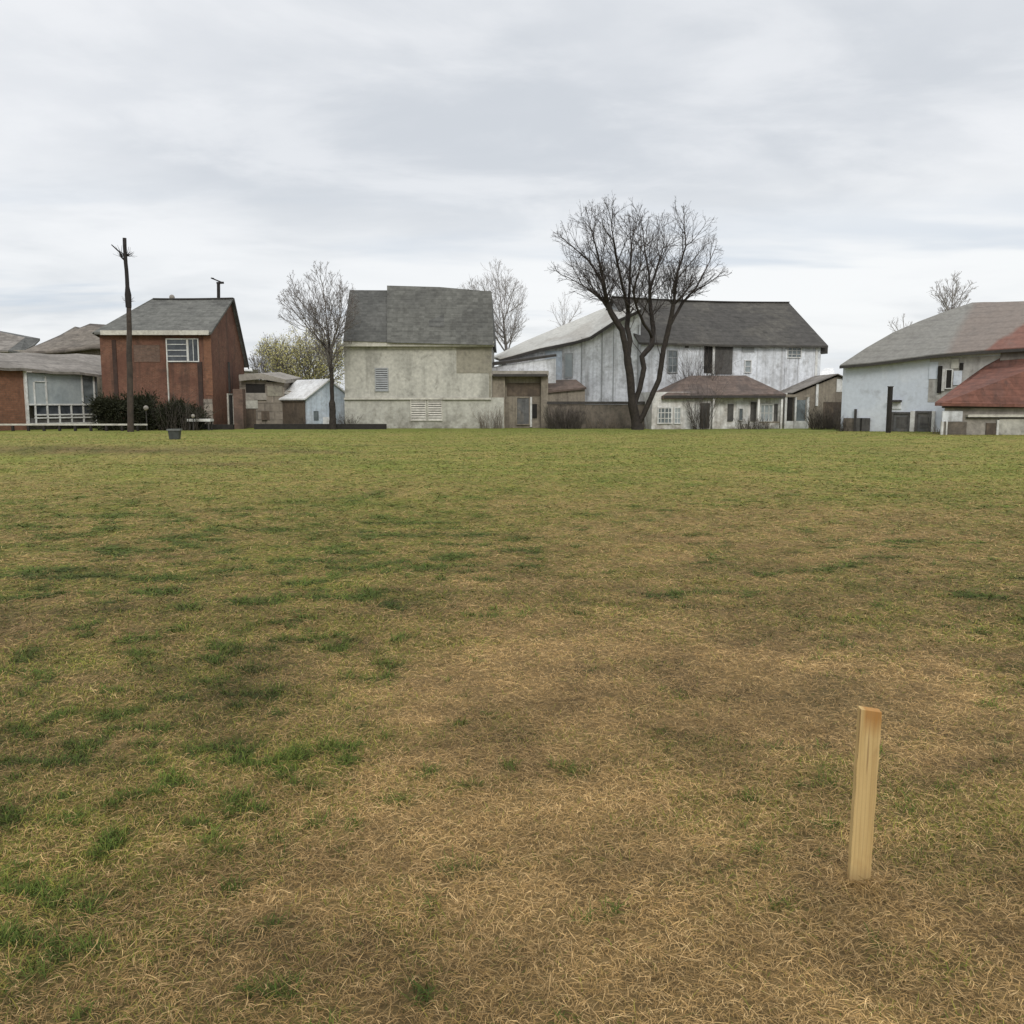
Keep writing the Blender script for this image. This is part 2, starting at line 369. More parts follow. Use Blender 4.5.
# ------------------------------------------------------------------ ground sheet
def axis(parts):
    out = []
    for a, b, s in parts:
        out += list(np.arange(a, b - s * .5, s))
    out.append(parts[-1][1]); return np.array(out)
gx = axis([(-900, -100, 80), (-100, -40, 6), (-40, -12, .5), (-12, -5, .2), (-5, 5, .08), (5, 12, .2), (12, 40, .5), (40, 100, 6), (100, 900, 80)])
gy = axis([(-60, -4, 7), (-4, 1, .5), (1, 6, .07), (6, 12, .12), (12, 24, .22), (24, 64, .4), (64, 100, 4), (100, 1500, 100)])
XX, YY = np.meshgrid(gx, gy); xs = XX.ravel(); ys = YY.ravel(); zs = ground_h(xs, ys)
nx, ny = len(gx), len(gy)
ii = (np.arange(ny - 1)[:, None] * nx + np.arange(nx - 1)[None, :]).ravel()
quads = np.stack([ii, ii + 1, ii + 1 + nx, ii + nx], 1)
def np_mesh(name, co, loops, sizes, mat, col=None):
    me = bpy.data.meshes.new(name)
    me.vertices.add(len(co)); me.vertices.foreach_set('co', np.ascontiguousarray(co, np.float32).ravel())
    me.loops.add(len(loops)); me.loops.foreach_set('vertex_index', np.ascontiguousarray(loops, np.int32))
    me.polygons.add(len(sizes)); st = np.concatenate([[0], np.cumsum(sizes)[:-1]]).astype(np.int32)
    me.polygons.foreach_set('loop_start', st)
    me.update(calc_edges=True)
    me.polygons.foreach_set('use_smooth', np.ones(len(sizes), bool))
    if col is not None:
        a = me.attributes.new('turf', 'FLOAT_COLOR', 'POINT')
        a.data.foreach_set('color', np.ascontiguousarray(np.concatenate([col, np.ones((len(col), 1))], 1), np.float32).ravel())
    me.materials.append(mat)
    o = bpy.data.objects.new(name, me); C.objects.link(o); return o

TAN = np.array([.375, .247, .098]); OLIVE = np.array([.20, .185, .034]); GREEN = np.array([.064, .102, .016]); FARG = np.array([.172, .195, .029])
def turf_color(x, y):
    g, cl, br, far = turf(x, y)
    grn = OLIVE * (1 - far[:, None]) + FARG * far[:, None]
    tan = TAN * (1 - .12 * far[:, None])
    c = tan * (1 - g[:, None]) + grn * g[:, None]
    c = c * (1 - cl[:, None] * .8) + (GREEN * (1 + .35 * far[:, None])) * cl[:, None] * .8
    return c * br[:, None], g, cl, br, far
gc, *_ = turf_color(xs, ys)
edge = sst(ys, 46, 56)[:, None]
gc = gc * (1 - .5 * edge) + np.array([.095, .14, .017]) * .5 * edge

def ground_mat():
    g = NT('turf_ground'); a = g.new('ShaderNodeAttribute', attribute_name='turf').outputs['Color']
    p = g.new('ShaderNodeNewGeometry').outputs['Position']
    n1 = g.noise(g.mapping(p, (1, .8, 1)), 3.5, 7, .68, .4); n2 = g.noise(p, 28, 6, .7); n3 = g.noise(g.mapping(p, (.7, 1, 1), (5, 3, 0)), .9, 5, .65, .3)
    sep = g.new('ShaderNodeSeparateXYZ'); g.link(p, sep.inputs[0])
    nearness = g.mapr(sep.outputs[1], 5, 20, .42, 1.0)  # near ground painted darker, as the darks between the blades
    col = g.mix(1.0, a, g.mapr(n1, .3, .7, .72, 1.26), 'MULTIPLY')
    col = g.mix(1.0, col, g.mapr(n2, .3, .7, .72, 1.24), 'MULTIPLY')
    col = g.mix(g.mapr(n3, .5, .68, 0, .28), col, (.19, .165, .06))
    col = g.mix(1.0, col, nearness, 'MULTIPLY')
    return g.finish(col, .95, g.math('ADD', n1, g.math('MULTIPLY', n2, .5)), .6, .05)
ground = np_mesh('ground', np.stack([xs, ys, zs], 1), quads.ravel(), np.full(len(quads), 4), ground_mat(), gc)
ground['kind'] = 'structure'

# ------------------------------------------------------------------ grass blades
rng = np.random.default_rng(4)
def sample(n):
    """points over the field, thinning out with distance"""
    out = []
    r0, r1, rc = 1.5, 56.0, 3.6
    # pdf of r: r for r<rc ; rc^2/r beyond
    w1 = (rc ** 2 - r0 ** 2) / 2; w2 = rc ** 2 * math.log(r1 / rc)
    u = rng.random(n) * (w1 + w2)
    r = np.where(u < w1, np.sqrt(r0 ** 2 + 2 * np.minimum(u, w1)), rc * np.exp(np.clip(u - w1, 0, None) / rc ** 2))
    th = (rng.random(n) * 2 - 1) * R(39)
    return r * np.sin(th), r * np.cos(th), r
NB = 780000
bxs, bys, br_ = sample(NB)
SX, SY = float(V(859.5, 882, 2.82).x), 2.82
ta = rng.uniform(0, 2 * math.pi, 700); tr = .045 + .05 * rng.random(700) ** 1.5
bxs[:700] = SX + np.cos(ta) * tr; bys[:700] = SY + np.sin(ta) * tr * .6; br_[:700] = 2.9
col, g, cl, bri, far = turf_color(bxs, bys)
pg = np.clip(g * .8 + cl * .8, 0, .97)
isg = rng.random(NB) < pg
strong = (cl > .3) & isg
sc = np.clip(br_ / 4.2, 1, 6.5)
scl = np.clip(br_ / 5.0, 1, 2.6)
L = np.where(isg, rng.uniform(.025, .06, NB), np.where(rng.random(NB) < .12, rng.uniform(.06, .11, NB), rng.uniform(.02, .058, NB)))
L = np.where(strong, rng.uniform(.04, .085, NB), L) * scl
W = np.where(isg, rng.uniform(.0018, .0032, NB), rng.uniform(.0009, .0019, NB)) * sc
elev = np.where(isg, rng.uniform(.25, 1.15, NB), np.abs(rng.normal(.08, .22, NB)))
elev = np.where(strong, rng.uniform(.4, 1.3, NB), elev)
elev *= 1 - .6 * sst(br_, 4, 11)
drop = rng.uniform(.1, .55, NB)
az = rng.uniform(0, 2 * math.pi, NB); curl = rng.normal(0, .34, NB)
p = np.stack([bxs, bys, ground_h(bxs, bys) + np.where(isg, -.004, rng.uniform(.0, .022, NB))], 1)
pts = [p]; heads = []
for k in range(3):
    d = np.stack([np.cos(az) * np.cos(elev), np.sin(az) * np.cos(elev), np.sin(elev)], 1)
    heads.append(az.copy())
    p = p + d * (L / 3)[:, None]; pts.append(p)
    elev = elev - drop; az = az + curl
for q in pts[1:]:
    gz = ground_h(q[:, 0], q[:, 1]) + .003; q[:, 2] = np.maximum(q[:, 2], gz)
heads.append(heads[-1])
twist = rng.normal(0, .5, NB)
vsl = []
for k, wf in enumerate((.85, 1.0, .75)):
    a = heads[k] + math.pi / 2
    s = np.stack([np.cos(a), np.sin(a), np.sin(twist) * .6], 1) * (W * wf / 2)[:, None]
    vsl += [pts[k] - s, pts[k] + s]
vsl.append(pts[3])
co = np.stack(vsl, 1).reshape(-1, 3)
b7 = (np.arange(NB) * 7)[:, None]
loops = (b7 + np.array([[0, 1, 3, 2, 2, 3, 5, 4, 4, 5, 6]])).ravel()
sizes = np.tile(np.array([4, 4, 3]), NB)
straw = np.array([[.62, .41, .18], [.51, .325, .13], [.40, .245, .09], [.25, .15, .053], [.72, .50, .235], [.36, .232, .076]])
strawp = rng.choice(6, NB, p=[.24, .25, .2, .12, .06, .13])
greens = np.array([[.165, .18, .026], [.215, .21, .034], [.125, .15, .02], [.27, .235, .046]])
dgreens = np.array([[.085, .13, .018], [.105, .148, .022], [.062, .102, .014], [.145, .165, .028]])
gp = rng.integers(0, 4, NB)
bc = np.where(isg[:, None], np.where(strong[:, None], dgreens[gp], greens[gp]), straw[strawp])
fg = np.array([.188, .218, .033]); st2 = np.array([.39, .30, .085])
fm = (far * .7)[:, None]
bc = bc * (1 - fm) + np.where(isg[:, None], fg, st2) * fm
edg = (sst(bys, 42, 52) * .5)[:, None]
bc = bc * (1 - edg) + np.array([.115, .175, .022]) * edg
bc = bc * (bri * (.9 + .1 * far) * rng.uniform(.78, 1.22, NB))[:, None]
bcol = np.repeat(bc[:, None, :], 7, 1)
bcol[:, 0:2] *= .48; bcol[:, 2:4] *= .9  # blade roots painted darker, for the shade down in the thatch
def blade_mat():
    g = NT('grass_blades'); a = g.new('ShaderNodeAttribute', attribute_name='turf').outputs['Color']
    g.finish(a, .75); g.b.inputs['Specular IOR Level'].default_value = .2
    return g.m
grass = np_mesh('grass', co, loops, sizes, blade_mat(), bcol.reshape(-1, 3))
tag(grass, 'patchy dry tan and green grass covering the field', 'grass', kind='stuff')

# ------------------------------------------------------------------ trees
def grow(seed, polys, inside, box, step, spacing, l1, up, fan, levels=3, curve=.085, sub=.52):
    """limbs given as polylines; side branches fan out from them in three generations, kept to the crown volume"""
    rnd = random.Random(seed); heart = Vector(((box[0].x + box[1].x) / 2, (box[0].y + box[1].y) / 2, box[0].z - (box[1].z - box[0].z) * .15))
    nodes, par = [], []
    def g3(k): return Vector((rnd.gauss(0, k), rnd.gauss(0, k), rnd.gauss(0, k)))
    def shoot(start, d, length, level, tol=1.0):
        d = d.normalized(); n = max(2, int(length / step)); prev = start; ids = []
        for j in range(n):
            out = (nodes[prev] - heart).normalized()
            d = (d + out * up + Vector((0, 0, up * .55)) + g3(curve)).normalized()
            q = nodes[prev] + d * length / n
            if j > 0 and not inside(q) and rnd.random() < .9: break
            nodes.append(q); par.append(prev); prev = len(nodes) - 1; ids.append((prev, d))
        return ids
    def sprout(ids, length, level):
        if level > levels: return
        acc = rnd.random() * spacing; ang = rnd.random() * 6.28; sp = spacing * (.8, .62, .55, .5)[min(level, 4) - 1]
        m = len(ids)
        for k, (i, d) in enumerate(ids):
            acc += step
            f = k / max(1, m - 1)
            if level == 1 and (not inside(nodes[i]) or (f < .22 and rnd.random() < .6)): continue
            while acc > sp:
                acc -= sp; ang += 2.4 + rnd.gauss(0, .4)
                o = d.orthogonal().normalized(); t = d.cross(o)
                side = o * math.cos(ang) + t * math.sin(ang)
                a = rnd.uniform(.45, .95) * fan
                dd = d * math.cos(a) + side * math.sin(a)
                ln = length * rnd.uniform(.55, 1.1) * ((.82 - .2 * f) if level == 1 else (1.0 - .45 * f))
                c = shoot(i, dd, ln, level)
                sprout(c, length * sub, level + 1)
        if ids:                                            # the leader forks at its end
            i, d = ids[-1]
            for _ in range(2):
                c = shoot(i, d + g3(.28), length * .6, level); sprout(c, length * .45, level + 1)
    limbs = []
    for pl_ in polys:
        if not nodes: nodes.append(pl_[0].copy()); par.append(-1); prev = 0
        else:
            prev = min(range(len(nodes)), key=lambda i: (nodes[i] - pl_[0]).length_squared)
        ids = []
        for p0, p1 in zip(pl_[:-1], pl_[1:]):
            m = max(1, int((p1 - p0).length / step))
            for j in range(1, m + 1):
                q = p0.lerp(p1, j / m) + g3(step * .03)
                nodes.append(q); par.append(prev); prev = len(nodes) - 1; ids.append((prev, (p1 - p0).normalized()))
        limbs.append(ids)
    for ids in limbs: sprout(ids, l1, 1)
    return nodes, par
def tree(name, seed, polys, inside, box, label, bark, twig, step=.22, spacing=.42, l1=1.7, fan=1.0, up=.07, levels=3, r_base=.2, r_tip=.007, split=.05, group=None, cat='tree', leaf=None, expo=2.3, foot=None, sub=.52):
    nodes, par = grow(seed, polys, inside, box, step, spacing, l1, up, fan, levels, sub=sub)
    rnd = random.Random(seed + 1)
    n = len(nodes); ch = [[] for _ in range(n)]
    for i, p in enumerate(par):
        if p >= 0: ch[p].append(i)
    rad = [0.0] * n
    for i in range(n - 1, -1, -1):
        rad[i] = (sum(rad[c] ** expo for c in ch[i])) ** (1 / expo) if ch[i] else r_tip
    # order: children always have a larger index than their parent except twigs, which are appended later too
    k = r_base / rad[0]
    rad = [max(r_tip, r * (k if r > 3 * r_tip else 1 + (k - 1) * max(0, (r / r_tip - 1) / 2))) for r in rad]
    if foot: rad = [r * (1.6 if q.z < foot else 1) for r, q in zip(rad, nodes)]
    e = empty(name, nodes[0], 0, label, cat, group); o0 = nodes[0].copy()
    T = ([], []); B = ([], [])
    stack = [(0, -1)]
    while stack:
        i, p = stack.pop()
        chain = [i]
        while ch[chain[-1]]:
            c = sorted(ch[chain[-1]], key=lambda q: -rad[q])
            for q in c[1:]: stack.append((q, chain[-1]))
            chain.append(c[0])
        seq = ([p] if p >= 0 else []) + chain
        pts = [nodes[q] - o0 for q in seq]; rr = [rad[q] for q in seq]
        if p >= 0: rr[0] = min(rad[p], rad[chain[0]] * 1.15)
        if p < 0: rr[0] *= 1.35; rr[1:3] = [r * 1.12 for r in rr[1:3]]; pts[0] = pts[0] - Vector((0, 0, .25))
        thick = [r > split for r in rr]
        cut = sum(thick)
        if cut >= 2: tube_lists(pts[:cut + 1], rr[:cut + 1], 8, *T)
        s = max(0, cut - 1) if cut >= 2 else 0
        if len(seq) - s >= 2: tube_lists(pts[s:], rr[s:], 4 if max(rr[s:]) > .02 else 3, *B)
    if T[0]: list_obj('trunk', T[0], T[1], bark, e)
    crown = list_obj('crown', B[0], B[1], twig, e)
    if leaf:
        vs, fs = [], []
        m, cnt, size = leaf
        idx = [i for i in range(n) if not ch[i] or rad[i] < r_tip * 2.2]
        for _ in range(cnt):
            c = nodes[rnd.choice(idx)] - o0 + Vector((rnd.gauss(0, .16), rnd.gauss(0, .16), rnd.gauss(-.05, .22)))
            a = Vector((rnd.gauss(0, 1), rnd.gauss(0, 1), rnd.gauss(0, 1))).normalized() * size * rnd.uniform(.5, 1.2); b = a.orthogonal().normalized() * size * .45
            s = len(vs); vs += [c - a, c - b, c + a, c + b]; fs.append((s, s + 1, s + 2, s + 3))
        list_obj('leaves', vs, fs, m, e, False)
    return e
def ell(c, r, zmin=-1e9):
    c = Vector(c)
    f = lambda q: ((q.x - c.x) / r[0]) ** 2 + ((q.y - c.y) / r[1]) ** 2 + ((q.z - c.z) / r[2]) ** 2 < 1 and q.z > zmin
    return f, (c - Vector(r), c + Vector(r))

# the big tree with two trunks
TY = 56.0
def pl(pts, d0, d1):
    n = len(pts); return [V(x, y, TY + d0 + (d1 - d0) * i / (n - 1)) for i, (x, y) in enumerate(pts)]
big = [pl([(638, 431), (634, 412), (632, 400), (630, 375), (627, 355), (622, 330), (611, 313), (606, 300), (603, 279), (597, 251), (590, 226)], 0, -1.2),
       pl([(613, 316), (602, 300), (587, 288), (571, 279), (560, 274)], -.5, -2.0),
       pl([(604, 285), (590, 262), (572, 246), (562, 238)], -.6, 1.5),
       pl([(628, 358), (630, 340), (627, 327), (629, 302), (630, 271), (632, 241), (638, 216)], -.1, 1.6),
       pl([(629, 310), (622, 285), (616, 255), (612, 230)], .4, -2.2),
       pl([(634, 405), (640, 388), (644, 368), (641, 353), (633, 343), (630, 330)], 0, .3),
       pl([(642, 356), (652, 345), (653, 328), (650, 302), (649, 274), (645, 251), (642, 224)], .1, 2.2),
       pl([(652, 335), (644, 324), (637, 308), (633, 292), (640, 268)], .3, -2.0),
       pl([(650, 290), (657, 268), (664, 245), (664, 226)], .9, 2.8),
       pl([(636, 428), (644, 414), (649, 402), (659, 380), (663, 352), (669, 327), (674, 302), (678, 271), (686, 246), (684, 222)], -.1, -1.0),
       pl([(670, 325), (683, 302), (696, 288), (706, 269), (714, 251)], -.6, 1.2),
       pl([(690, 294), (704, 286), (717, 277)], 0, -1.4),
       pl([(659, 372), (660, 355), (656, 340), (655, 325)], 0, .6)]
hull = [(636, 322), (612, 310), (586, 301), (563, 288), (555, 266), (557, 242), (570, 225), (590, 211), (612, 218), (636, 207), (660, 220), (684, 213), (706, 224), (719, 244), (720, 263), (706, 283), (690, 299), (660, 314)]
hw = [(V(x, y, TY).x, V(x, y, TY).z) for x, y in hull]
def in_poly(x, z, P):
    c = False
    for (x0, z0), (x1, z1) in zip(P, P[1:] + P[:1]):
        if (z0 > z) != (z1 > z) and x < (x1 - x0) * (z - z0) / (z1 - z0) + x0: c = not c
    return c
cx0 = sum(a for a, b in hw) / len(hw)
def big_in(q):
    s = 1.0 - ((q.y - TY) / 4.2) ** 2
    if s <= 0: return False
    k = math.sqrt(s) ** .6
    return in_poly(cx0 + (q.x - cx0) / max(k, .2), q.z, hw)
bbox = (Vector((min(a for a, b in hw), TY - 4.2, min(b for a, b in hw))), Vector((max(a for a, b in hw), TY + 4.2, max(b for a, b in hw))))
tree('bare_tree', 3, big, big_in, bbox, 'tallest bare tree, twin dark trunks and wide fan of branches before the white barn', M['bark'], M['twig'],
     step=.22, spacing=.72, l1=2.7, up=.05, fan=1.05, levels=4, r_base=.34, r_tip=.0042, split=.05, expo=2.05, sub=.6)

def simple_tree(name, seed, px, Y, ybase, ytop, xl, xr, ycb, label, bark, twig, r_base=.16, limbs=4, **kw):
    base = V(px, ybase, Y); base.z = max(-.05, base.z) if ybase > 415 else base.z
    zt = V(px, ytop, Y).z; zb = V(px, ycb, Y).z; xa = X_at(xl, Y); xb = X_at(xr, Y)
    rnd = random.Random(seed); c = Vector(((xa + xb) / 2, Y, (zt + zb) / 2)); r = ((xb - xa) / 2, (xb - xa) / 2 * .85, (zt - zb) / 2)
    fork = Vector((base.x, Y, max(base.z + .3, zb - .05 * (zt - zb))))
    top = Vector((base.x + (c.x - base.x) * .6, Y, zb + (zt - zb) * .86))
    polys = [[base, base.lerp(fork, .5) + Vector((rnd.uniform(-.08, .08), 0, 0)), fork, fork.lerp(top, .5) + Vector((rnd.uniform(-.15, .15), rnd.uniform(-.15, .15), 0)), top]]
    for k in range(limbs):
        a = 2 * math.pi * (k + rnd.random() * .6) / limbs; f = rnd.uniform(0, .5); s_ = fork.lerp(top, f)
        e = Vector((c.x + math.cos(a) * r[0] * .72, Y + math.sin(a) * r[1] * .72, c.z + r[2] * (-.1 + f * 1.0 + rnd.uniform(-.05, .2))))
        polys.append([s_, s_.lerp(e, .5) + Vector((0, 0, -.02 * (zt - zb))), e])
    f, box = ell(c, r)
    kw.setdefault('l1', .4 * min(r[0] + r[2], 9)); kw.setdefault('spacing', .5)
    return tree(name, seed, polys, f, box, label, bark, twig, r_base=r_base, **kw)
simple_tree('bare_tree', 11, 333, 56.5, 430, 270, 283, 360, 372, 'slender bare tree with thin dark trunk before the blue shed', M['bark'], M['twig_mid'], r_base=.13, limbs=9, r_tip=.0045, split=.045, spacing=.62, fan=.95, levels=4, foot=1.7)
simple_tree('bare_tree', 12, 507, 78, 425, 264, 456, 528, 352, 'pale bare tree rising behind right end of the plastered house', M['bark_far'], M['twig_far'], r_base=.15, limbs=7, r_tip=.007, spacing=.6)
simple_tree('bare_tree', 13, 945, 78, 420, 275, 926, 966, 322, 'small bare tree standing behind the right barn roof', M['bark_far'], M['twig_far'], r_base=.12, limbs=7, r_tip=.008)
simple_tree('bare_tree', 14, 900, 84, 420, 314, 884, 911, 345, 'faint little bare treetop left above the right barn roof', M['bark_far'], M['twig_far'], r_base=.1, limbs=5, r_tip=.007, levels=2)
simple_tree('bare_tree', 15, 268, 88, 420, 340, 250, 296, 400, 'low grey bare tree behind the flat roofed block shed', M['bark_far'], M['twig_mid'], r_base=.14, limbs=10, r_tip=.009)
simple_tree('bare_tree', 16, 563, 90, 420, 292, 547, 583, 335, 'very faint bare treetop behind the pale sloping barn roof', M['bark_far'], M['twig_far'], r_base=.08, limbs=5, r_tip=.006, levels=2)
simple_tree('willow_tree', 17, 312, 74, 425, 330, 256, 352, 408, 'spreading tree with yellow green young leaves behind the blue shed', M['bark_far'], M['twig_mid'], r_base=.22, limbs=11, r_tip=.008, spacing=.6, leaf=(M['willow_leaf'], 9500, .08))

# shrubs -------------------------------------------------------------
def twig_shrub(name, seed, px0, px1, ytop, Y, label, mat, n=90, r=.008, zb=0.0, lean=.35, group=None, ground=True, depth=.7):
    rnd = random.Random(seed); x0, x1 = X_at(px0, Y), X_at(px1, Y); h = V((px0 + px1) / 2, ytop, Y).z - zb
    cx = (x0 + x1) / 2; vs, fs = [], []; hw_ = (x1 - x0) / 2
    for i in range(n):
        b = Vector((rnd.uniform(-1, 1) * hw_ * .75, rnd.uniform(-depth, depth) * .5, -.05))
        d = Vector((b.x / max(hw_, .1) * lean + rnd.gauss(0, .2), rnd.gauss(0, .22), 1)).normalized()
        l = h * rnd.uniform(.45, 1.05); pts = [b]
        for s in range(4):
            pts.append(pts[-1] + d * l / 4); d = (d + Vector((rnd.gauss(0, .18), rnd.gauss(0, .18), 0))).normalized()
            if rnd.random() < .8:
                q = pts[-1]; dd = (d + Vector((rnd.gauss(0, .7), rnd.gauss(0, .7), .1))).normalized(); ll = l * rnd.uniform(.12, .3)
                tube_lists([q, q + dd * ll * .5, q + (dd + Vector((0, 0, .25))).normalized() * ll], [r * .7, r * .5, r * .3], 3, vs, fs)
        tube_lists(pts, [r * 1.2, r, r * .85, r * .65, r * .35], 3, vs, fs)
    o = list_obj(name, vs, fs, mat); o.location = (cx, Y, zb)
    return tag(o, label, 'bush', group)
def evergreen(seed, px0, px1, ytop, Y, label, n=2600, mat=None):
    rnd = random.Random(seed); x0, x1 = X_at(px0, Y), X_at(px1, Y); h = V((px0 + px1) / 2, ytop, Y).z; hw_ = (x1 - x0) / 2
    e = empty('evergreen_bush', ((x0 + x1) / 2, Y, 0), 0, label, 'bush', 'evergreen bushes before the brick house')
    vs, fs = [], []; stem = ([], [])
    lobes = [(Vector((rnd.uniform(-.7, .7) * hw_, rnd.uniform(-.4, .4), rnd.uniform(.12, .75) * h)), rnd.uniform(.3, .5)) for _ in range(11)]
    for c, s in lobes:
        tube_lists([Vector((c.x * .2, c.y * .2, -.05)), Vector((c.x * .6, c.y * .6, c.z * .55)), c], [.035, .025, .01], 4, *stem)
        for _ in range(n // 11):
            d = Vector((rnd.gauss(0, .55), rnd.gauss(0, .55), rnd.gauss(0, .5)))
            q = c + Vector((d.x * s * hw_ * .95, d.y * s * 1.1, d.z * s * h * .55))
            if q.z < .03: q.z = rnd.uniform(.03, .3)
            out = (d + Vector((rnd.gauss(0, .5), rnd.gauss(0, .5), rnd.gauss(.35, .4)))).normalized(); l = rnd.uniform(.09, .24)
            sd = out.orthogonal().normalized() * l * rnd.uniform(.12, .24)
            k = len(vs); vs += [q - sd, q + sd, q + out * l]; fs.append((k, k + 1, k + 2))
    list_obj('stem', stem[0], stem[1], M['brush_dark'], e); list_obj('foliage', vs, fs, mat or M['evergreen'], e, False)
    return e

# ------------------------------------------------------------------ the field's left edge: low brick building
def box_thing(name, label, cat, fr, r, mat, v=0.0, d=.3, group=None):
    u0, u1, z0, z1 = fr.rect(r, v); e = None
    bm = bmesh.new(); bx(bm, u0, u1, v, v + d, max(-.1, z0), z1)
    o = mesh_obj(name, bm, mat); o.location = (fr.o.x, fr.o.y, 0); o.rotation_euler = (0, 0, fr.rz)
    return tag(o, label, cat, group)
def slab(bm, pts, t=.12): prism(bm, [Vector(p) for p in pts], (0, 0, -t))

F = Frame((-40, 52), (104, 60))
e = F.empty('brick_building', 'long low brick building with grey roof and glazed front at far left', 'building')
zl = F.L(-40, 365).z
bm = bmesh.new(); uA = F.L(25.5, 400).x; uB = F.L(101, 400).x
bx(bm, -4, uA, 0, 6, -.2, F.L(10, 370).z); mesh_obj('wall', bm, M['brick_low'], e)
bm = bmesh.new(); bx(bm, uA, uB, .6, 6, -.2, F.L(60, 373).z); mesh_obj('rear_wall', bm, M['plaster_dark'], e)
bm = bmesh.new(); N = 12; vv = []
for j, (f0, f1, v) in enumerate(((365.5, 374.5, -.45), (352, 355, 4.5))):
    row = []
    for i in range(N + 1):
        px = -60 + 164 * i / N; q = F.L(px, f0 + (f1 - f0) * max(0, i / N - .25) / .75 + (1.0 * math.sin(i * 1.7)) * (.8 if i else 0), v); row.append(q)
    vv.append(row)
top = [[bm.verts.new(q) for q in row] for row in vv]; bot = [[bm.verts.new(q - Vector((0, 0, .16))) for q in row] for row in vv]
for i in range(N):
    bm.faces.new((top[0][i], top[0][i + 1], top[1][i + 1], top[1][i])); bm.faces.new((bot[0][i], bot[1][i], bot[1][i + 1], bot[0][i + 1]))
    bm.faces.new((top[0][i], bot[0][i], bot[0][i + 1], top[0][i + 1])); bm.faces.new((top[1][i], top[1][i + 1], bot[1][i + 1], bot[1][i]))
for i in (0, N): bm.faces.new((top[0][i], top[1][i], bot[1][i], bot[0][i]))
mesh_obj('roof', bm, M['tan_roof'], e)
panel(F, e, 'corner_post', (24.5, 371, 26.8, 425), M['white_paint'], .16)
w = panel(F, e, 'glazed_screen', (27.5, 374, 81, 404), M['frosted'], .06)
bm = bmesh.new()
for px, a, b in ((46, 376, 424), (34, 382, 424), (58, 404, 424), (70, 404, 424), (82, 375, 424), (94, 376, 424)):
    u = F.L(px, 400).x; bx(bm, u - .045, u + .045, -.12, -.05, F.L(px, b).z, F.L(px, a).z)
for py, a, b, t in ((404.5, 27, 97, .1), (414.6, 34, 97, .09), (417.6, 34, 97, .09), (423.5, 26, 97, .12), (382, 34, 46, .05)):
    u0, u1 = F.L(a, py).x, F.L(b, py).x; z = F.L(60, py).z; bx(bm, u0, u1, -.135, -.045, z - t / 2, z + t / 2)
mesh_obj('window_frame', bm, M['white_paint'], w)
panel(F, e, 'window', (34, 405, 97, 414), M['glass'], .04)
panel(F, e, 'plinth_panel', (27, 418, 97, 424.5), M['dark_door'], .035)
panel(F, e, 'side_window', (82.5, 376, 97, 403.5), M['glass_grey'], .04)

F = Frame((10, 66), (115, 66))
e = F.empty('derelict_building', 'derelict building with sagging uneven brown roof left of the brick house', 'building')
bm = bmesh.new(); prism(bm, [Vector((F.L(30, 350).x, .3, -.2)), F.L(30, 352.2, .3), F.L(65, 350.5, .3), F.L(80, 348.7, .3), F.L(92, 347, .3), F.L(112, 346.3, .3), Vector((F.L(112, 350).x, .3, -.2))], (0, 3.5, 0)); mesh_obj('wall', bm, M['tan_wood'], e)
panel(F, e, 'opening', (48, 355, 68, 357.5), M['dark_gap'], .05, .3)
prof_low = [(20, 352), (35, 351.5), (50, 351), (65, 350), (80, 348), (92, 346.5), (112, 346)]
prof_top = [(22, 351.2), (44, 342), (60, 335), (75, 326.5), (80, 327.5), (90, 323.5), (112, 325)]
bm = bmesh.new(); rnd = random.Random(8); K = 6; rows = []
for i, ((xa, ya), (xb, yb)) in enumerate(zip(prof_low, prof_top)):
    a = F.L(xa, ya, -.4); b = F.L(xb, yb, 4.2)
    rows.append([a.lerp(b, k / K) + Vector((0, 0, rnd.uniform(-.16, .16) if 0 < k < K and i else 0)) for k in range(K + 1)])
top = [[bm.verts.new(q) for q in r] for r in rows]; bot = [[bm.verts.new(q - Vector((0, 0, .22))) for q in r] for r in rows]
for i in range(len(rows) - 1):
    for k in range(K):
        bm.faces.new((top[i][k], top[i + 1][k], top[i + 1][k + 1], top[i][k + 1])); bm.faces.new((bot[i][k], bot[i][k + 1], bot[i + 1][k + 1], bot[i + 1][k]))
    bm.faces.new((top[i][0], bot[i][0], bot[i + 1][0], top[i + 1][0])); bm.faces.new((top[i][K], top[i + 1][K], bot[i + 1][K], bot[i][K]))
mesh_obj('roof', bm, M['sag_roof'], e, smooth=True)

F = Frame((-30, 80), (42, 80))
e = F.empty('house', 'house with pale hipped roof and dark right slope, half cut off at left edge', 'house')
bm = bmesh.new(); bx(bm, -2, F.L(33, 350).x, 0, 7, -.2, F.L(20, 350).z); mesh_obj('wall', bm, M['concrete'], e)
a, b, c, d = F.L(-40, 350, -.3), F.L(8, 350.5, -.3), F.L(25, 337.5, 3.5), F.L(-40, 323, 3.5)
bm = bmesh.new(); slab(bm, [a, b, c, d], .15); mesh_obj('roof', bm, M['tan_roof'], e)
bm = bmesh.new(); slab(bm, [b + Vector((0.02, 0, 0)), F.L(20, 352, 0), F.L(34, 345, 3), F.L(40, 339, 6), c + Vector((0.02, 0, 0))], .15); mesh_obj('roof_slope', bm, M['slate_dark'], e)
bm = bmesh.new(); slab(bm, [d + Vector((0, .05, -.02)), c + Vector((0.0, .05, -.02)), F.L(40, 338.5, 7.5), F.L(-40, 323.5, 8)], .12); mesh_obj('rear_roof', bm, M['slate_dark'], e)

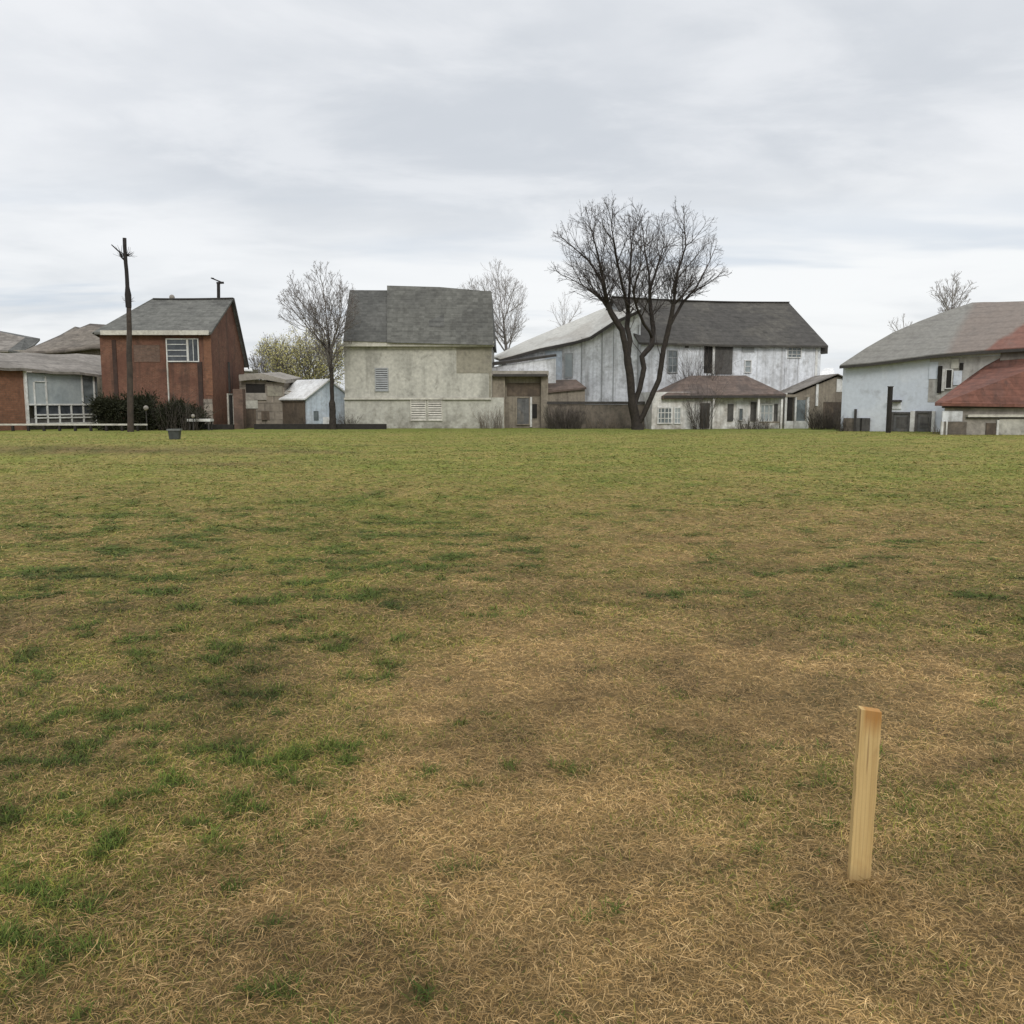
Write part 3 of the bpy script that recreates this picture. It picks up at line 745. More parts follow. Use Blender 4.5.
# ------------------------------------------------------------------ red brick house
F = Frame((103, 57), (213, 57)); W_ = F.len
e = F.empty('brick_house', 'two storey red brick house with grey pitched roof and white window', 'house')
zr = F.L(190, 298.5, 4.4).z - .16; ze = F.L(160, 332).z
roof = gable(F, e, 0, W_, 6.9, ze, 4.4, zr, 4.7, M['brick'], M['slate'], oh=.35, og=.18, sag=.05)
hip = [Vector((-.3, -.42, ze - .1)), Vector((-.3, 7.25, 4.45)), Vector((1.75, 4.4, zr + .16))]
hn = (hip[1] - hip[0]).cross(hip[2] - hip[0]).normalized()
if hn.x > 0: hn = -hn
for ob in [roof] + [c for c in e.children if c.name.startswith('wall')] + list(roof.children):
    bm = bmesh.new(); bm.from_mesh(ob.data)
    off = 0 if ob is roof else .06
    bmesh.ops.bisect_plane(bm, geom=bm.verts[:] + bm.edges[:] + bm.faces[:], plane_co=hip[2] - hn * off, plane_no=hn, clear_outer=True)
    bmesh.ops.holes_fill(bm, edges=[x for x in bm.edges if x.is_boundary]); bm.to_mesh(ob.data); bm.free()
bm = bmesh.new(); prism(bm, [q + hn * .02 for q in hip], -hn * .05); mesh_obj('hip_slope', bm, M['slate'], roof)
panel(F, roof, 'gutter', (101, 330.5, 209, 335), M['cream_trim'], .1, -.36)
bm = bmesh.new()
s2 = (zr - 4.7) / 2.5
prism(bm, [(W_ + .19, 4.4, zr + .18), (W_ + .19, 7.25, 4.7 - .35 * s2 + .17), (W_ + .19, 7.25, 4.7 - .35 * s2 - .1), (W_ + .19, 4.4, zr - .12)], (.07, 0, 0))
mesh_obj('barge_board', bm, M['dark_edge'], roof)
o = window(F, e, (166.5, 338.5, 188, 362), M['white_paint'], M['glass'], 1, 4, w=.07)
o = window(F, e, (188, 338.5, 199, 362), M['white_paint'], M['glass'], 2, 1, w=.06)
panel(F, e, 'boarded_window', (134, 345, 160, 362), M['pier_brick'], .03)
panel(F, e, 'drainpipe', (167.9, 362, 169.1, 403), M['cream_trim'], .1)
panel(F, e, 'pilaster', (199, 362, 203.5, 424), M['dark_brick'], .1)
panel(F, e, 'pilaster', (114, 340, 118, 420), M['dark_brick'], .06)
panel(F, e, 'pilaster', (204.5, 336, 212, 395), M['brick_low'], .03)
panel(F, e, 'patched_base', (203, 399, 213, 424), M['block'], .07)
u = W_
bm = bmesh.new(); bx(bm, u - .02, u + .09, 3.2, 3.42, 2.4, F.L(213, 362, 3.3).z); mesh_obj('flue_pipe', bm, M['dark_edge'], e)
bm = bmesh.new(); bx(bm, u - .02, u + .06, 2.9, 3.8, -.1, 2.2); d = mesh_obj('side_door', bm, M['dark_door'], e)
bm = bmesh.new(); bx(bm, u - .02, u + .1, 2.78, 2.9, -.1, 2.3); bx(bm, u - .02, u + .1, 3.8, 3.92, -.1, 2.3); bx(bm, u - .02, u + .1, 2.9, 3.8, 2.2, 2.3); mesh_obj('door_frame', bm, M['cream_trim'], d)
bm = bmesh.new(); q = F.L(218.5, 297, 4.4); tp = F.L(218.5, 283, 4.4)
bar(bm, (q.x, 4.4, q.z - .2), (tp.x, 4.4, tp.z), .17); bar(bm, (tp.x - .12, 4.4, tp.z), (tp.x + .35, 4.4, tp.z + .02), .13)
a = F.L(211, 278, 4.4); b = F.L(221, 282, 4.4); bar(bm, a, b, .08); bar(bm, (a.x + .15, 4.25, a.z - .02), (a.x + .15, 4.55, a.z - .02), .05)
mesh_obj('antenna', bm, M['pole_top'], e)
bm = bmesh.new(); q = F.L(172, 298, 4.4); bmesh.ops.create_icosphere(bm, subdivisions=2, radius=.18, matrix=Matrix.Translation((q.x, 4.4, q.z + .05))); mesh_obj('roof_vent', bm, M['concrete'], e)

# evergreen and scrub before it
evergreen(21, 90, 132, 396, 54.6, 'dark evergreen bush on the left, beside the glazed front', 6500)
evergreen(22, 116, 156, 393, 55.2, 'dark evergreen bush right behind the tall wooden pole', 6000)
evergreen(23, 142, 184, 395, 54.8, 'dark evergreen bush under the white window of the brick house', 6000)
evergreen(24, 168, 208, 405, 55.4, 'low dark evergreen bush at the right, near the white slab', 4500)
twig_shrub('dry_bush', 25, 155, 202, 392, 54.2, 'dry reddish bare stems in front of the dark evergreen bushes', M['brush_dark'], 60, .012)
def globe(px, py, Y, r, label):  # small round white object, set on a short post
    q = V(px, py, Y); e = empty('white_globe', (q.x, q.y, 0), 0, label, 'lamp', 'white globes among the bushes')
    bm = bmesh.new(); bmesh.ops.create_uvsphere(bm, u_segments=20, v_segments=12, radius=r, matrix=Matrix.Translation((0, 0, q.z))); mesh_obj('globe', bm, M['concrete'], e, True)
    bm = bmesh.new(); bar(bm, (0, 0, -.05), (0, 0, q.z - r * .8), .05); mesh_obj('post', bm, M['dark_edge'], e)
globe(146, 408, 53.8, .15, 'larger white globe against the dark bush')
globe(193, 416, 54.0, .12, 'smaller white globe above the white slab')
F = Frame((187, 54.3), (210, 54.3))
e = F.empty('low_table', 'low white slab table standing before the brick house corner', 'table')
u0, u1, z0, z1 = F.rect((187, 419, 210, 421.5)); bm = bmesh.new(); bx(bm, u0, u1, 0, .7, z0, z1); mesh_obj('tabletop', bm, M['white_paint'], e)
for u in (u0 + .08, u1 - .16):
    for v in (.05, .57): bm = bmesh.new(); bx(bm, u, u + .08, v, v + .08, -.05, z0 - .002); mesh_obj('leg', bm, M['dark_edge'], e)
F = Frame((-25, 53), (147, 53))
e = F.empty('low_rail', 'long low white rail on dark posts along the left field edge', 'rail')
u0, u1, z0, z1 = F.rect((-25, 423.6, 147, 425.6)); bm = bmesh.new(); bx(bm, u0, u1, 0, .1, z0 + .01, z1 - .01); mesh_obj('rail', bm, M['cream_trim'], e)
for i in range(11):
    u = u0 + (u1 - u0) * (i + .3) / 11; bm = bmesh.new(); bx(bm, u, u + .13, -.005, .12, -.1, z0 - .002); mesh_obj('post', bm, M['black_timber'], e)

# tall pole, bin
PY = 51.5
b = V(130.5, 432, PY); k = V(128.6, 303, PY); t = V(124.3, 238, PY); b.z = -.1
e = empty('wooden_pole', (b.x, PY, 0), 0, 'tall dark wooden pole with dead twigs near its top', 'pole')
o0 = Vector((b.x, PY, 0)); vs, fs = [], []; rnd = random.Random(5)
pts = [b.lerp(k, i / 10) + Vector((rnd.uniform(-.02, .02), 0, 0)) - o0 for i in range(11)]
tube_lists(pts, [.19 - .006 * i for i in range(11)], 10, vs, fs); list_obj('lower_shaft', vs, fs, M['pole'], e)
vs, fs = [], []; pts = [k.lerp(t, i / 8) - o0 + Vector((rnd.uniform(-.015, .015), 0, 0)) for i in range(9)]; pts[0].z -= .25
tube_lists(pts, [.17, .19, .12, .115, .112, .112, .11, .11, .11], 8, vs, fs); list_obj('upper_shaft', vs, fs, M['pole_top'], e)
for cx_, cy_, sg, hh in ((124.8, 256, -1, .75), (125, 256, 1, .7), (128, 302, -1, .6), (128.5, 302, 1, .7)):
    q = V(cx_, cy_, PY) - o0; vs, fs = [], []
    for i in range(11):
        d = Vector((sg * rnd.uniform(.5, 1), rnd.uniform(-.6, .6), rnd.uniform(-.2, .75))).normalized(); l = rnd.uniform(.3, 1) * hh * (1 if cy_ < 280 else .8)
        p1 = q + d * l * .5; p2 = p1 + (d + Vector((rnd.gauss(0, .3), rnd.gauss(0, .3), rnd.gauss(.2, .4)))).normalized() * l * .5
        tube_lists([q, p1, p2], [.022, .014, .006] if cy_ < 280 else [.01, .006, .004], 4, vs, fs)
    if cy_ < 280 and sg < 0: tube_lists([q + Vector((0, 0, -.25)), q + Vector((-.2, 0, -.05)), q + Vector((-.28, 0, .22)), q + Vector((-.72, 0, .62))], [.06, .055, .05, .03], 6, vs, fs)
    list_obj('twig', vs, fs, M['pole_top'] if cy_ < 280 else M['twig'], e)
q = V(175, 440, 40.5); e = empty('bucket', (q.x, 40.5, float(ground_h(np.array([q.x]), np.array([40.5]))[0])), R(8), 'small square dark grey bucket standing alone on the grass', 'bucket')
bm = bmesh.new(); a0, a1, h = .2, .25, .46; rings = []
for (s, z) in ((a0, 0), (a1, h), (a1 - .02, h), (a0 - .02, .06)):
    rings.append([bm.verts.new((s * x, s * y, z)) for x, y in ((-1, -1), (1, -1), (1, 1), (-1, 1))])
for i in range(3):
    for k_ in range(4): bm.faces.new((rings[i][k_], rings[i][(k_ + 1) % 4], rings[i + 1][(k_ + 1) % 4], rings[i + 1][k_]))
bm.faces.new(rings[0]); bm.faces.new(list(reversed(rings[3]))); mesh_obj('body', bm, M['bin'], e)
bm = bmesh.new()
for x0, x1, y0, y1 in ((-.285, .285, -.285, -.262), (-.285, .285, .262, .285), (-.285, -.262, -.262, .262), (.262, .285, -.262, .262)): bx(bm, x0, x1, y0, y1, h - .06, h + .015)
mesh_obj('rim', bm, M['metal'], e)

# ------------------------------------------------------------------ between brick house and plastered house
F = Frame((233.5, 57.5), (243, 57.5))
box_thing('brick_pier', 'square brown brick pier at right corner of the red house', 'pier', F, (233.5, 389, 243, 430), M['pier_brick'], 0, .65)
F = Frame((240, 60), (302, 60))
e = F.empty('block_shed', 'flat roofed shed of patched blocks between brick house and blue shed', 'shed')
bm = bmesh.new(); bx(bm, F.L(240, 400).x, F.L(267, 400).x, 0, 4, -.2, F.L(250, 380).z); bx(bm, F.L(267, 400).x + .003, F.L(285, 400).x, -.12, 4, -.2, F.L(275, 382).z)
bx(bm, F.L(285, 400).x + .003, F.L(304, 400).x, .1, 4, -.2, F.L(290, 391).z); mesh_obj('wall', bm, M['block'], e)
bm = bmesh.new(); a = F.L(239, 381, -.5); b = F.L(286, 383, -.5)
prism(bm, [(a.x, -.5, a.z), (a.x + (b.x - a.x) * .45, -.5, a.z + .14), (b.x, -.5, b.z - .02), (b.x, -.5, b.z + .22), (a.x + (b.x - a.x) * .5, -.5, a.z + .5), (a.x, -.5, a.z + .42)], (0, 4.6, .25)); mesh_obj('roof', bm, M['concrete'], e)
panel(F, e, 'opening', (246, 384, 265, 393), M['dark_gap'], .03); panel(F, e, 'lintel', (244, 393, 268, 400), M['concrete'], .1)
panel(F, e, 'door', (243, 409, 256, 428), M['brown_wood'], .06); panel(F, e, 'hatch', (245, 400, 258, 408.5), M['plaster_base'], .07)
panel(F, e, 'hatch', (262, 411, 270, 420), M['brown_wood'], .16); panel(F, e, 'boarded_window', (268, 386, 283, 396), M['plaster_dark'], .16)
bm = bmesh.new(); slab(bm, [F.L(284, 392, -.1), F.L(306, 398, -.1), F.L(312, 381, 3), F.L(286, 379, 3)], .1); mesh_obj('lean_to_roof', bm, M['pale_roof'], e)
F = Frame((238, 72), (252, 72))
e = F.empty('outhouse', 'tiny white roofed outhouse peeping out behind the red house', 'shed')
bm = bmesh.new(); bx(bm, F.L(236, 370).x, F.L(251, 370).x, 0, 2, -.2, F.L(245, 369).z); mesh_obj('wall', bm, M['plaster_dark'], e)
bm = bmesh.new(); slab(bm, [F.L(235, 369.5, -.2), F.L(252.5, 370, -.2), F.L(248, 365.5, 1.1), F.L(236, 364, 1.1)], .1); mesh_obj('roof', bm, M['white_roof'], e)

# blue shed turned about 45 degrees
Cx, Cy = X_at(306, 58), 58.0; ang = R(46)
e = empty('blue_shed', (Cx, Cy, 0), ang, 'little pale blue shed with white gabled roof', 'shed')
S = 3.5; ze, zr = 1.98, 3.12
bm = bmesh.new(); prism(bm, [(0, 0, -.2), (0, 0, ze), (S / 2, 0, zr), (S, 0, ze), (S, 0, -.2)], (0, S, 0)); mesh_obj('wall', bm, M['blue_shed'], e)
bm = bmesh.new(); sl = (zr - ze) / (S / 2); o_ = .22
P = [(-o_, ze - o_ * sl + .02), (S / 2, zr + .02), (S + o_, ze - o_ * sl + .02), (S + o_, ze - o_ * sl + .12), (S / 2, zr + .13), (-o_, ze - o_ * sl + .12)]
prism(bm, [(u, -.2, z) for u, z in P], (0, S + .4, 0)); mesh_obj('roof', bm, M['white_roof'], e)
bm = bmesh.new(); bx(bm, -.05, .02, .25, S - .1, -.1, 1.72); mesh_obj('door', bm, M['brown_wood'], e)
bm = bmesh.new(); bx(bm, -.09, .02, .1, .25, -.1, 1.9); bx(bm, -.09, .02, S - .1, S, -.1, 1.9); bx(bm, -.09, .02, .25, S - .1, 1.72, 1.9); mesh_obj('door_frame', bm, M['brown_wood'], e)
bm = bmesh.new(); bx(bm, .55, .9, -.05, .02, .55, 1.15); mesh_obj('window', bm, M['glass_grey'], e)
bm = bmesh.new(); bx(bm, 1.25, 2.1, -.05, .02, .12, .75); mesh_obj('hatch', bm, M['white_roof'], e)
F = Frame((254, 56.9), (386, 56.9))
box_thing('timber_kerb', 'long low black timber edging in front of the sheds', 'edging', F, (254, 424, 386, 431), M['black_timber'], 0, .3)
F = Frame((196, 56.2), (232, 56.2))
box_thing('timber_kerb', 'short low black timber edging before the brick house', 'edging', F, (196, 424.5, 233, 431), M['black_timber'], 0, .3)
twig_shrub('dry_bush', 31, 337, 356, 413, 57.9, 'small dark bush at left corner of the plastered house', M['brush_dark'], 50, .012)

# ------------------------------------------------------------------ plastered house with steep slate roof
F = Frame((345, 59), (492, 59)); W_ = F.len
e = F.empty('plastered_house', 'stained cream plastered house with steep grey slate roof and louvred vents', 'house')
zm = F.L(420, 397.5).z; zt = F.L(420, 344).z
bm = bmesh.new(); bx(bm, 0, W_, 0, 8, zm, zt); mesh_obj('wall', bm, M['plaster'], e)
bm = bmesh.new(); bx(bm, -.05, F.L(504, 415).x, .06, 7.9, -.2, zm - .003); mesh_obj('base_wall', bm, M['plaster_base'], e)
bm = bmesh.new(); bx(bm, -.06, W_ - .05, -.1, .3, zm - .14, zm - .005); mesh_obj('ledge', bm, M['cream_trim'], e)
panel(F, e, 'painted_ledge_shade', (345, 398, 491, 399.2), M['dark_edge'], .03)  # dark strip painted as the shade under the ledge
bm = bmesh.new(); a = F.L(343, 341, -.4); b = F.L(494, 346, -.4); bx(bm, a.x, b.x, -.38, -.02, b.z - .02, a.z - .02); mesh_obj('eave_board', bm, M['cream_trim'], e)
ev = -.45; rv = 2.1
pts = [F.L(343, 341, ev), F.L(494.5, 345, ev), F.L(491, 291, rv), F.L(349.5, 290, rv)]
bm = bmesh.new(); back = [Vector((pts[1].x, 8.4, pts[1].z)), Vector((pts[0].x, 8.4, pts[0].z))]
mid = [Vector((pts[2].x, 6, pts[2].z)), Vector((pts[3].x, 6, pts[3].z))]
vts = [bm.verts.new(q) for q in pts + mid + back]   # 0 1 2 3 4(r) 5(l) 6(r) 7(l)
for f_ in ((0, 1, 2, 3), (3, 2, 4, 5), (5, 4, 6, 7), (0, 3, 5, 7), (1, 6, 4, 2), (0, 7, 6, 1)): bm.faces.new([vts[i] for i in f_])
mesh_obj('roof', bm, M['slate_dark'], e)
pts = [F.L(387, 342.5, ev - .1), F.L(493.6, 345, ev - .1), F.L(491.5, 291.5, rv - .12), F.L(440, 287, rv - .12), F.L(387, 285.5, rv - .12)]
bm = bmesh.new(); prism(bm, pts, (0, .6, -.0)); mesh_obj('roof_panel', bm, M['slate'], e)
# small dark patches of newer slate
def on_slope(px, py):
    f_ = (343 - py) / (343 - 289); return F.L(px, py, (ev - .1) + (rv - ev - .02) * f_)
for r in ((404, 312, 417, 326), (429, 311, 444, 327)):
    q = [on_slope(r[0], r[3]), on_slope(r[2], r[3]), on_slope(r[2], r[1]), on_slope(r[0], r[1])]
    bm = bmesh.new(); prism(bm, [x + Vector((0, -.05, .0)) for x in q], (0, .12, 0)); mesh_obj('roof_patch', bm, M['slate_dark'], e)
louvre(F, e, (375, 368, 388.5, 391.5), M['grey_paint'], 10, 0, M['dark_gap'])
louvre(F, e, (410.5, 398.5, 426.5, 421), M['cream_trim'], 9, .06, M['dark_gap'])
louvre(F, e, (427.5, 398.5, 442.5, 421), M['cream_trim'], 9, .06, M['dark_gap'])
panel(F, e, 'plaster_patch', (456.5, 347.5, 490, 373), M['plaster_dark'], .03)
panel(F, e, 'plaster_patch', (387.5, 347, 456, 349.5), M['cream_trim'], .025)
panel(F, e, 'corner_board', (489, 348, 491.5, 398), M['plaster_dark'], .04)
twig_shrub('dry_bush', 32, 478, 505, 405, 58.6, 'dry brown weeds at right corner of the plastered house', M['brush'], 60, .009)

# ------------------------------------------------------------------ white barn
F = Frame((640, 61), (819, 64.4)); W_ = F.len
e = F.empty('white_barn', 'large peeling white barn with long dark roof and pale sloping side wing', 'barn')
ze = F.L(740, 343).z; zr = F.L(720, 300.5, 5.0).z - .15
roof = gable(F, e, 0, W_, 10, ze, 5.0, zr, ze, M['white_boards'], M['barn_roof'], oh=.4, og=.3, sag=.12, seed=3)
# wing on the left, its roof falling away to the left
wf = [(506, 358), (540, 348), (575, 341), (590, 336.5), (613, 321.5), (641, 309)]
Fb = F; F = Frame((480, 63.2), (640, 61.2))
def toB(q):
    w_ = F.o + F.e * q.x + F.n * q.y - Fb.o
    return Vector((w_.dot(Fb.e), w_.dot(Fb.n), q.z))
bm = bmesh.new(); P = [F.L(x, y + 1, .25) for x, y in wf]
prism(bm, [toB(q) for q in [Vector((P[0].x, .25, -.2))] + P + [Vector((P[-1].x, .25, -.2))]], (1.0, 6.5, 0)); mesh_obj('wing_wall', bm, M['grey_boards'], e)
bm = bmesh.new(); fr_ = [F.L(x, y, -.15) for x, y in [(500, 359)] + wf[1:]]; bk = [F.L(x, y, 6.5) for x, y in ((493, 356.5), (525, 341), (556, 328), (583, 317), (604, 308), (632, 299))]
fr_ = [toB(q) for q in fr_]; bk = [toB(q) for q in bk]
top = [[bm.verts.new(q) for q in r] for r in (fr_, bk)]; bot = [[bm.verts.new(q - Vector((0, 0, .16))) for q in r] for r in (fr_, bk)]
n_ = len(fr_)
for i in range(n_ - 1):
    bm.faces.new((top[0][i], top[0][i + 1], top[1][i + 1], top[1][i])); bm.faces.new((bot[0][i], bot[1][i], bot[1][i + 1], bot[0][i + 1]))
    bm.faces.new((top[0][i], bot[0][i], bot[0][i + 1], top[0][i + 1])); bm.faces.new((top[1][i], top[1][i + 1], bot[1][i + 1], bot[1][i]))
for i in (0, n_ - 1): bm.faces.new((top[0][i], top[1][i], bot[1][i], bot[0][i]))
mesh_obj('wing_roof', bm, M['pale_roof'], e)
bm = bmesh.new()
for q0, q1 in zip(fr_[:-1], fr_[1:]): bar(bm, q0 + Vector((0, -.03, -.13)), q1 + Vector((0, -.03, -.13)), .06, .2)
mesh_obj('wing_eave', bm, M['dark_edge'], e)
F = Fb
window(F, e, (667, 350, 677.5, 373), M['grey_paint'], M['glass_grey'], 2, 3)
dd = panel(F, e, 'loft_door', (704, 345, 712, 373), M['dark_gap'], .05); panel(F, e, 'door_post', (711.8, 344, 714, 374), M['white_paint'], .13)
panel(F, e, 'loft_door', (714, 344, 732, 374), M['dark_door'], .09)
panel(F, e, 'shutter', (742, 346, 754, 352), M['grey_paint'], .06); window(F, e, (744, 360, 751, 373), M['white_paint'], M['frosted'], 1, 2)
window(F, e, (787, 347, 801, 358), M['white_paint'], M['glass_grey'], 3, 3, w=.06)
panel(F, e, 'batten', (784.5, 344, 786.5, 392), M['grey_boards'], .06); panel(F, e, 'batten', (797.5, 358, 798.6, 392), M['grey_boards'], .04)
panel(F, e, 'corner_board', (814.5, 346, 816.8, 392), M['white_paint'], .06)
panel(F, e, 'hatch', (685, 341, 688.5, 348), M['dark_door'], .04)
Fg = Frame((480, 63.2), (640, 61.2))
def gpanel(name, r, mat, d, v=.25):
    u0, u1, z0, z1 = Fg.rect(r, v)
    def T(q):
        w_ = Fg.o + Fg.e * q[0] + Fg.n * q[1] - F.o
        return Vector((w_.dot(F.e), w_.dot(F.n), q[2]))
    bm = bmesh.new(); prism(bm, [T((u0, v - d, z0)), T((u1, v - d, z0)), T((u1, v + .02, z0)), T((u0, v + .02, z0))], (0, 0, z1 - z0)); return mesh_obj(name, bm, mat, e)
w_o = gpanel('window', (564.5, 353, 573, 378), M['grey_paint'], .08)
gpanel('pane', (565.5, 354.5, 572, 376.5), M['frosted'], .1).parent = w_o
for r in ((601.2, 327, 602.6, 402), (581, 337, 581.8, 402), (613, 322, 613.9, 402), (637.2, 325, 638.6, 395)): gpanel('batten', r, M['grey_paint'], .06)
gpanel('board_patch', (545, 351, 562, 383), M['blue_shed'], .03)
q = F.L(820, 349, .4); bm = bmesh.new(); bx(bm, W_ - .05, W_ + .55, 0, 3, q.z - .35, q.z + .1); mesh_obj('eave_bracket', bm, M['dark_edge'], e)

# annexes on the barn's left side
F = Frame((492, 59.5), (549, 59.5))
e = F.empty('timber_annex', 'weathered tan timber annex with flat roof and white framed door', 'shed')
u1 = F.L(548, 400).x
bm = bmesh.new(); bx(bm, 0, F.L(505, 400).x, 0, 3, -.2, F.L(500, 375).z); bx(bm, F.L(505, 400).x + .002, u1, .5, 3, -.2, F.L(520, 375).z); mesh_obj('wall', bm, M['tan_wood'], e)
bm = bmesh.new(); bx(bm, F.L(541, 400).x, u1 + .004, 0, .5, -.2, F.L(520, 376).z); mesh_obj('pillar', bm, M['tan_wood'], e)
bm = bmesh.new(); bx(bm, F.L(492.3, 372).x, F.L(548.5, 372).x, -.35, 3.2, F.L(520, 375.5).z, F.L(520, 371).z); mesh_obj('roof', bm, M['concrete'], e)
panel(F, e, 'fascia', (493, 374, 547, 376.5), M['dark_edge'], .05, -.36)
d = window(F, e, (516, 397, 530, 425), M['tan_wood'], M['door_grey'], 1, 1, .5, name='door'); panel(F, e, 'door_post', (530, 397, 532, 427), M['white_paint'], .12, .5); panel(F, e, 'window', (532, 404, 537, 418), M['dark_gap'], .06, .5)
panel(F, e, 'wall_panel', (507, 383, 540, 396), M['brown_wood'], .04, .5)
F = Frame((492, 60.3), (560, 60.3))
e = F.empty('lean_to', 'pale blue grey lean-to with dark sloping roof edge above the timber annex', 'lean-to')
a, b = F.L(492, 367), F.L(556, 358); bm = bmesh.new()
prism(bm, [(a.x, 0, -.1), (a.x, 0, a.z), (b.x, 0, b.z), (b.x, 0, -.1)], (0, .9, 0)); mesh_obj('wall', bm, M['grey_boards'], e)
bm = bmesh.new(); a, b = F.L(491, 366, -.2), F.L(556.5, 356.5, -.2)
prism(bm, [a, b, b + Vector((0, 0, .14)), a + Vector((0, 0, .2))], (0, 1.3, .12)); mesh_obj('roof', bm, M['dark_edge'], e)
F = Frame((547, 59.8), (588, 59.8))
e = F.empty('hen_house', 'small brown grey hut with stepped roof under the barn wing', 'shed')
bm = bmesh.new(); bx(bm, F.L(548, 395).x, F.L(585, 395).x, 0, .8, -.1, F.L(570, 388.5).z); mesh_obj('wall', bm, M['tan_wood'], e)
bm = bmesh.new(); slab(bm, [F.L(548, 391, -.2), F.L(586.5, 387.5, -.2), F.L(576, 379.5, .8), F.L(548, 380, .8)], .12); mesh_obj('roof', bm, M['hut_roof'], e)
F = Frame((548, 58.6), (652, 58.6))
e = F.empty('low_wall', 'low dark stone wall with coping left of the big bare tree', 'wall')
bm = bmesh.new(); bx(bm, 0, F.L(652, 410).x, 0, .35, -.2, F.L(600, 404.5).z); mesh_obj('wall_face', bm, M['low_wall'], e)
bm = bmesh.new(); bx(bm, -.05, F.L(652, 410).x, -.08, .45, F.L(600, 404.3).z, F.L(600, 401.5).z); mesh_obj('coping', bm, M['dark_edge'], e)
twig_shrub('dark_bush', 33, 546, 585, 404, 57.9, 'dark leafless bush before the low wall', M['brush_dark'], 170, .014)
twig_shrub('dry_bush', 34, 583, 632, 414, 58.2, 'thin brown weeds along the low wall beside the tree', M['brush'], 70, .008)

# ------------------------------------------------------------------ white hut with brown hip roof
F = Frame((652, 57), (783, 58.2)); W_ = F.len
e = F.empty('white_hut', 'low peeling white hut with brown hipped roof in front of the barn', 'hut')
zl = F.L(690, 392).z; uR = F.L(782, 410).x; uM = F.L(712, 410).x
bm = bmesh.new(); bx(bm, 0, uM, 0, 3.2, -.2, zl); mesh_obj('wall', bm, M['hut_wall'], e)
bm = bmesh.new(); bx(bm, uM + .002, uR, .35, 3.2, -.2, zl); mesh_obj('veranda_wall', bm, M['hut_wall'], e)
E0, E1 = F.L(663, 396, -.35), F.L(786, 394, -.35); R0, R1 = F.L(690, 375.5, 1.7), F.L(746, 375.5, 1.7)
E0l = F.L(657, 391, 1.4)
bm = bmesh.new(); vb = [E0, E1, Vector((E1.x, 3.7, E1.z)), Vector((E0.x, 3.7, E0.z))]
vt = [bm.verts.new(q) for q in vb]; rt = [bm.verts.new(R0), bm.verts.new(R1)]; vd = [bm.verts.new(q - Vector((0, 0, .2))) for q in vb]
for f_ in ((vt[0], vt[1], rt[1], rt[0]), (vt[1], vt[2], rt[1]), (vt[2], vt[3], rt[0], rt[1]), (vt[3], vt[0], rt[0])): bm.faces.new(f_)
for i in range(4): bm.faces.new((vt[i], vd[i], vd[(i + 1) % 4], vt[(i + 1) % 4]))
bm.faces.new(vd); roof = mesh_obj('roof', bm, M['hut_roof'], e)
panel(F, roof, 'eave_board', (664, 395.5, 785, 398), M['dark_edge'], .05, -.36)
window(F, e, (657, 407, 672, 424), M['white_paint'], M['glass_grey'], 4, 3, w=.09); window(F, e, (673.5, 407, 681, 424), M['white_paint'], M['frosted'], 2, 3, w=.08)
panel(F, e, 'doorway', (700, 403, 709.5, 428), M['dark_door'], .05)
panel(F, e, 'shutter', (727.5, 404, 733, 421), M['dark_door'], .09, .35); panel(F, e, 'door', (736, 402, 748, 424), M['white_paint'], .05, .35)
window(F, e, (738, 408, 743, 421), M['white_paint'], M['glass_grey'], 1, 1, .3, w=.05); panel(F, e, 'shutter', (750.5, 402, 756, 421), M['dark_door'], .09, .35)
window(F, e, (759.5, 404, 773, 422), M['white_paint'], M['frosted'], 3, 2, .35, w=.08); panel(F, e, 'shutter', (774, 404, 777, 422), M['dark_door'], .09, .35)
for px in (713, 758, 781): panel(F, e, 'veranda_post', (px - 1, 397, px + 1, 429), M['hut_wall'], .1, -.2)
panel(F, e, 'veranda_rail', (758, 421.5, 781, 423), M['tan_wood'], .07, -.19)
twig_shrub('dry_bush', 41, 690, 712, 380, 56.6, 'tall bare brown bush climbing up the white hut front', M['brush_dark'], 60, .012, lean=.15)
twig_shrub('dry_bush', 42, 684, 708, 350, 59.6, 'bare bush rising above the brown hut roof', M['brush_dark'], 120, .012, zb=1.8, lean=.7)
twig_shrub('dry_bush', 43, 734, 776, 415, 56.9, 'low brown scrub along the right of the white hut', M['brush_dark'], 120, .01)
F = Frame((783, 58.5), (809, 58.8))
e = F.empty('porch_frame', 'small white porch frame with dark openings beside the brown shed', 'porch')
for r in ((784, 393, 786, 430), (794, 397, 795.5, 430), (806, 397, 808, 430)): panel(F, e, 'post', r, M['white_paint'], .12)
panel(F, e, 'beam', (784, 394.5, 808, 397), M['tan_wood'], .16, -.001); panel(F, e, 'low_panel', (786, 421, 806, 430), M['white_paint'], .05, .05)
panel(F, e, 'door', (787.5, 398, 792, 421), M['dark_gap'], .06, .06); panel(F, e, 'window', (796, 400, 805, 421), M['glass_grey'], .05, .06)
F = Frame((795, 60), (846, 60))
e = F.empty('brown_shed', 'weathered brown gabled shed between white barn and blue barn', 'shed')
a, b, c = F.L(793, 393), F.L(838, 375.5), F.L(856, 383); bm = bmesh.new()
prism(bm, [(0, 0, -.2), (0, 0, a.z - .05), (b.x, 0, b.z - .05), (c.x, 0, c.z - .05), (c.x, 0, -.2)], (0, 4, 0)); mesh_obj('wall', bm, M['tan_wood'], e)
bm = bmesh.new(); a0 = F.L(791.5, 393.5, -.3); b0 = F.L(838, 374.5, -.3); c0 = F.L(857, 383, -.3)
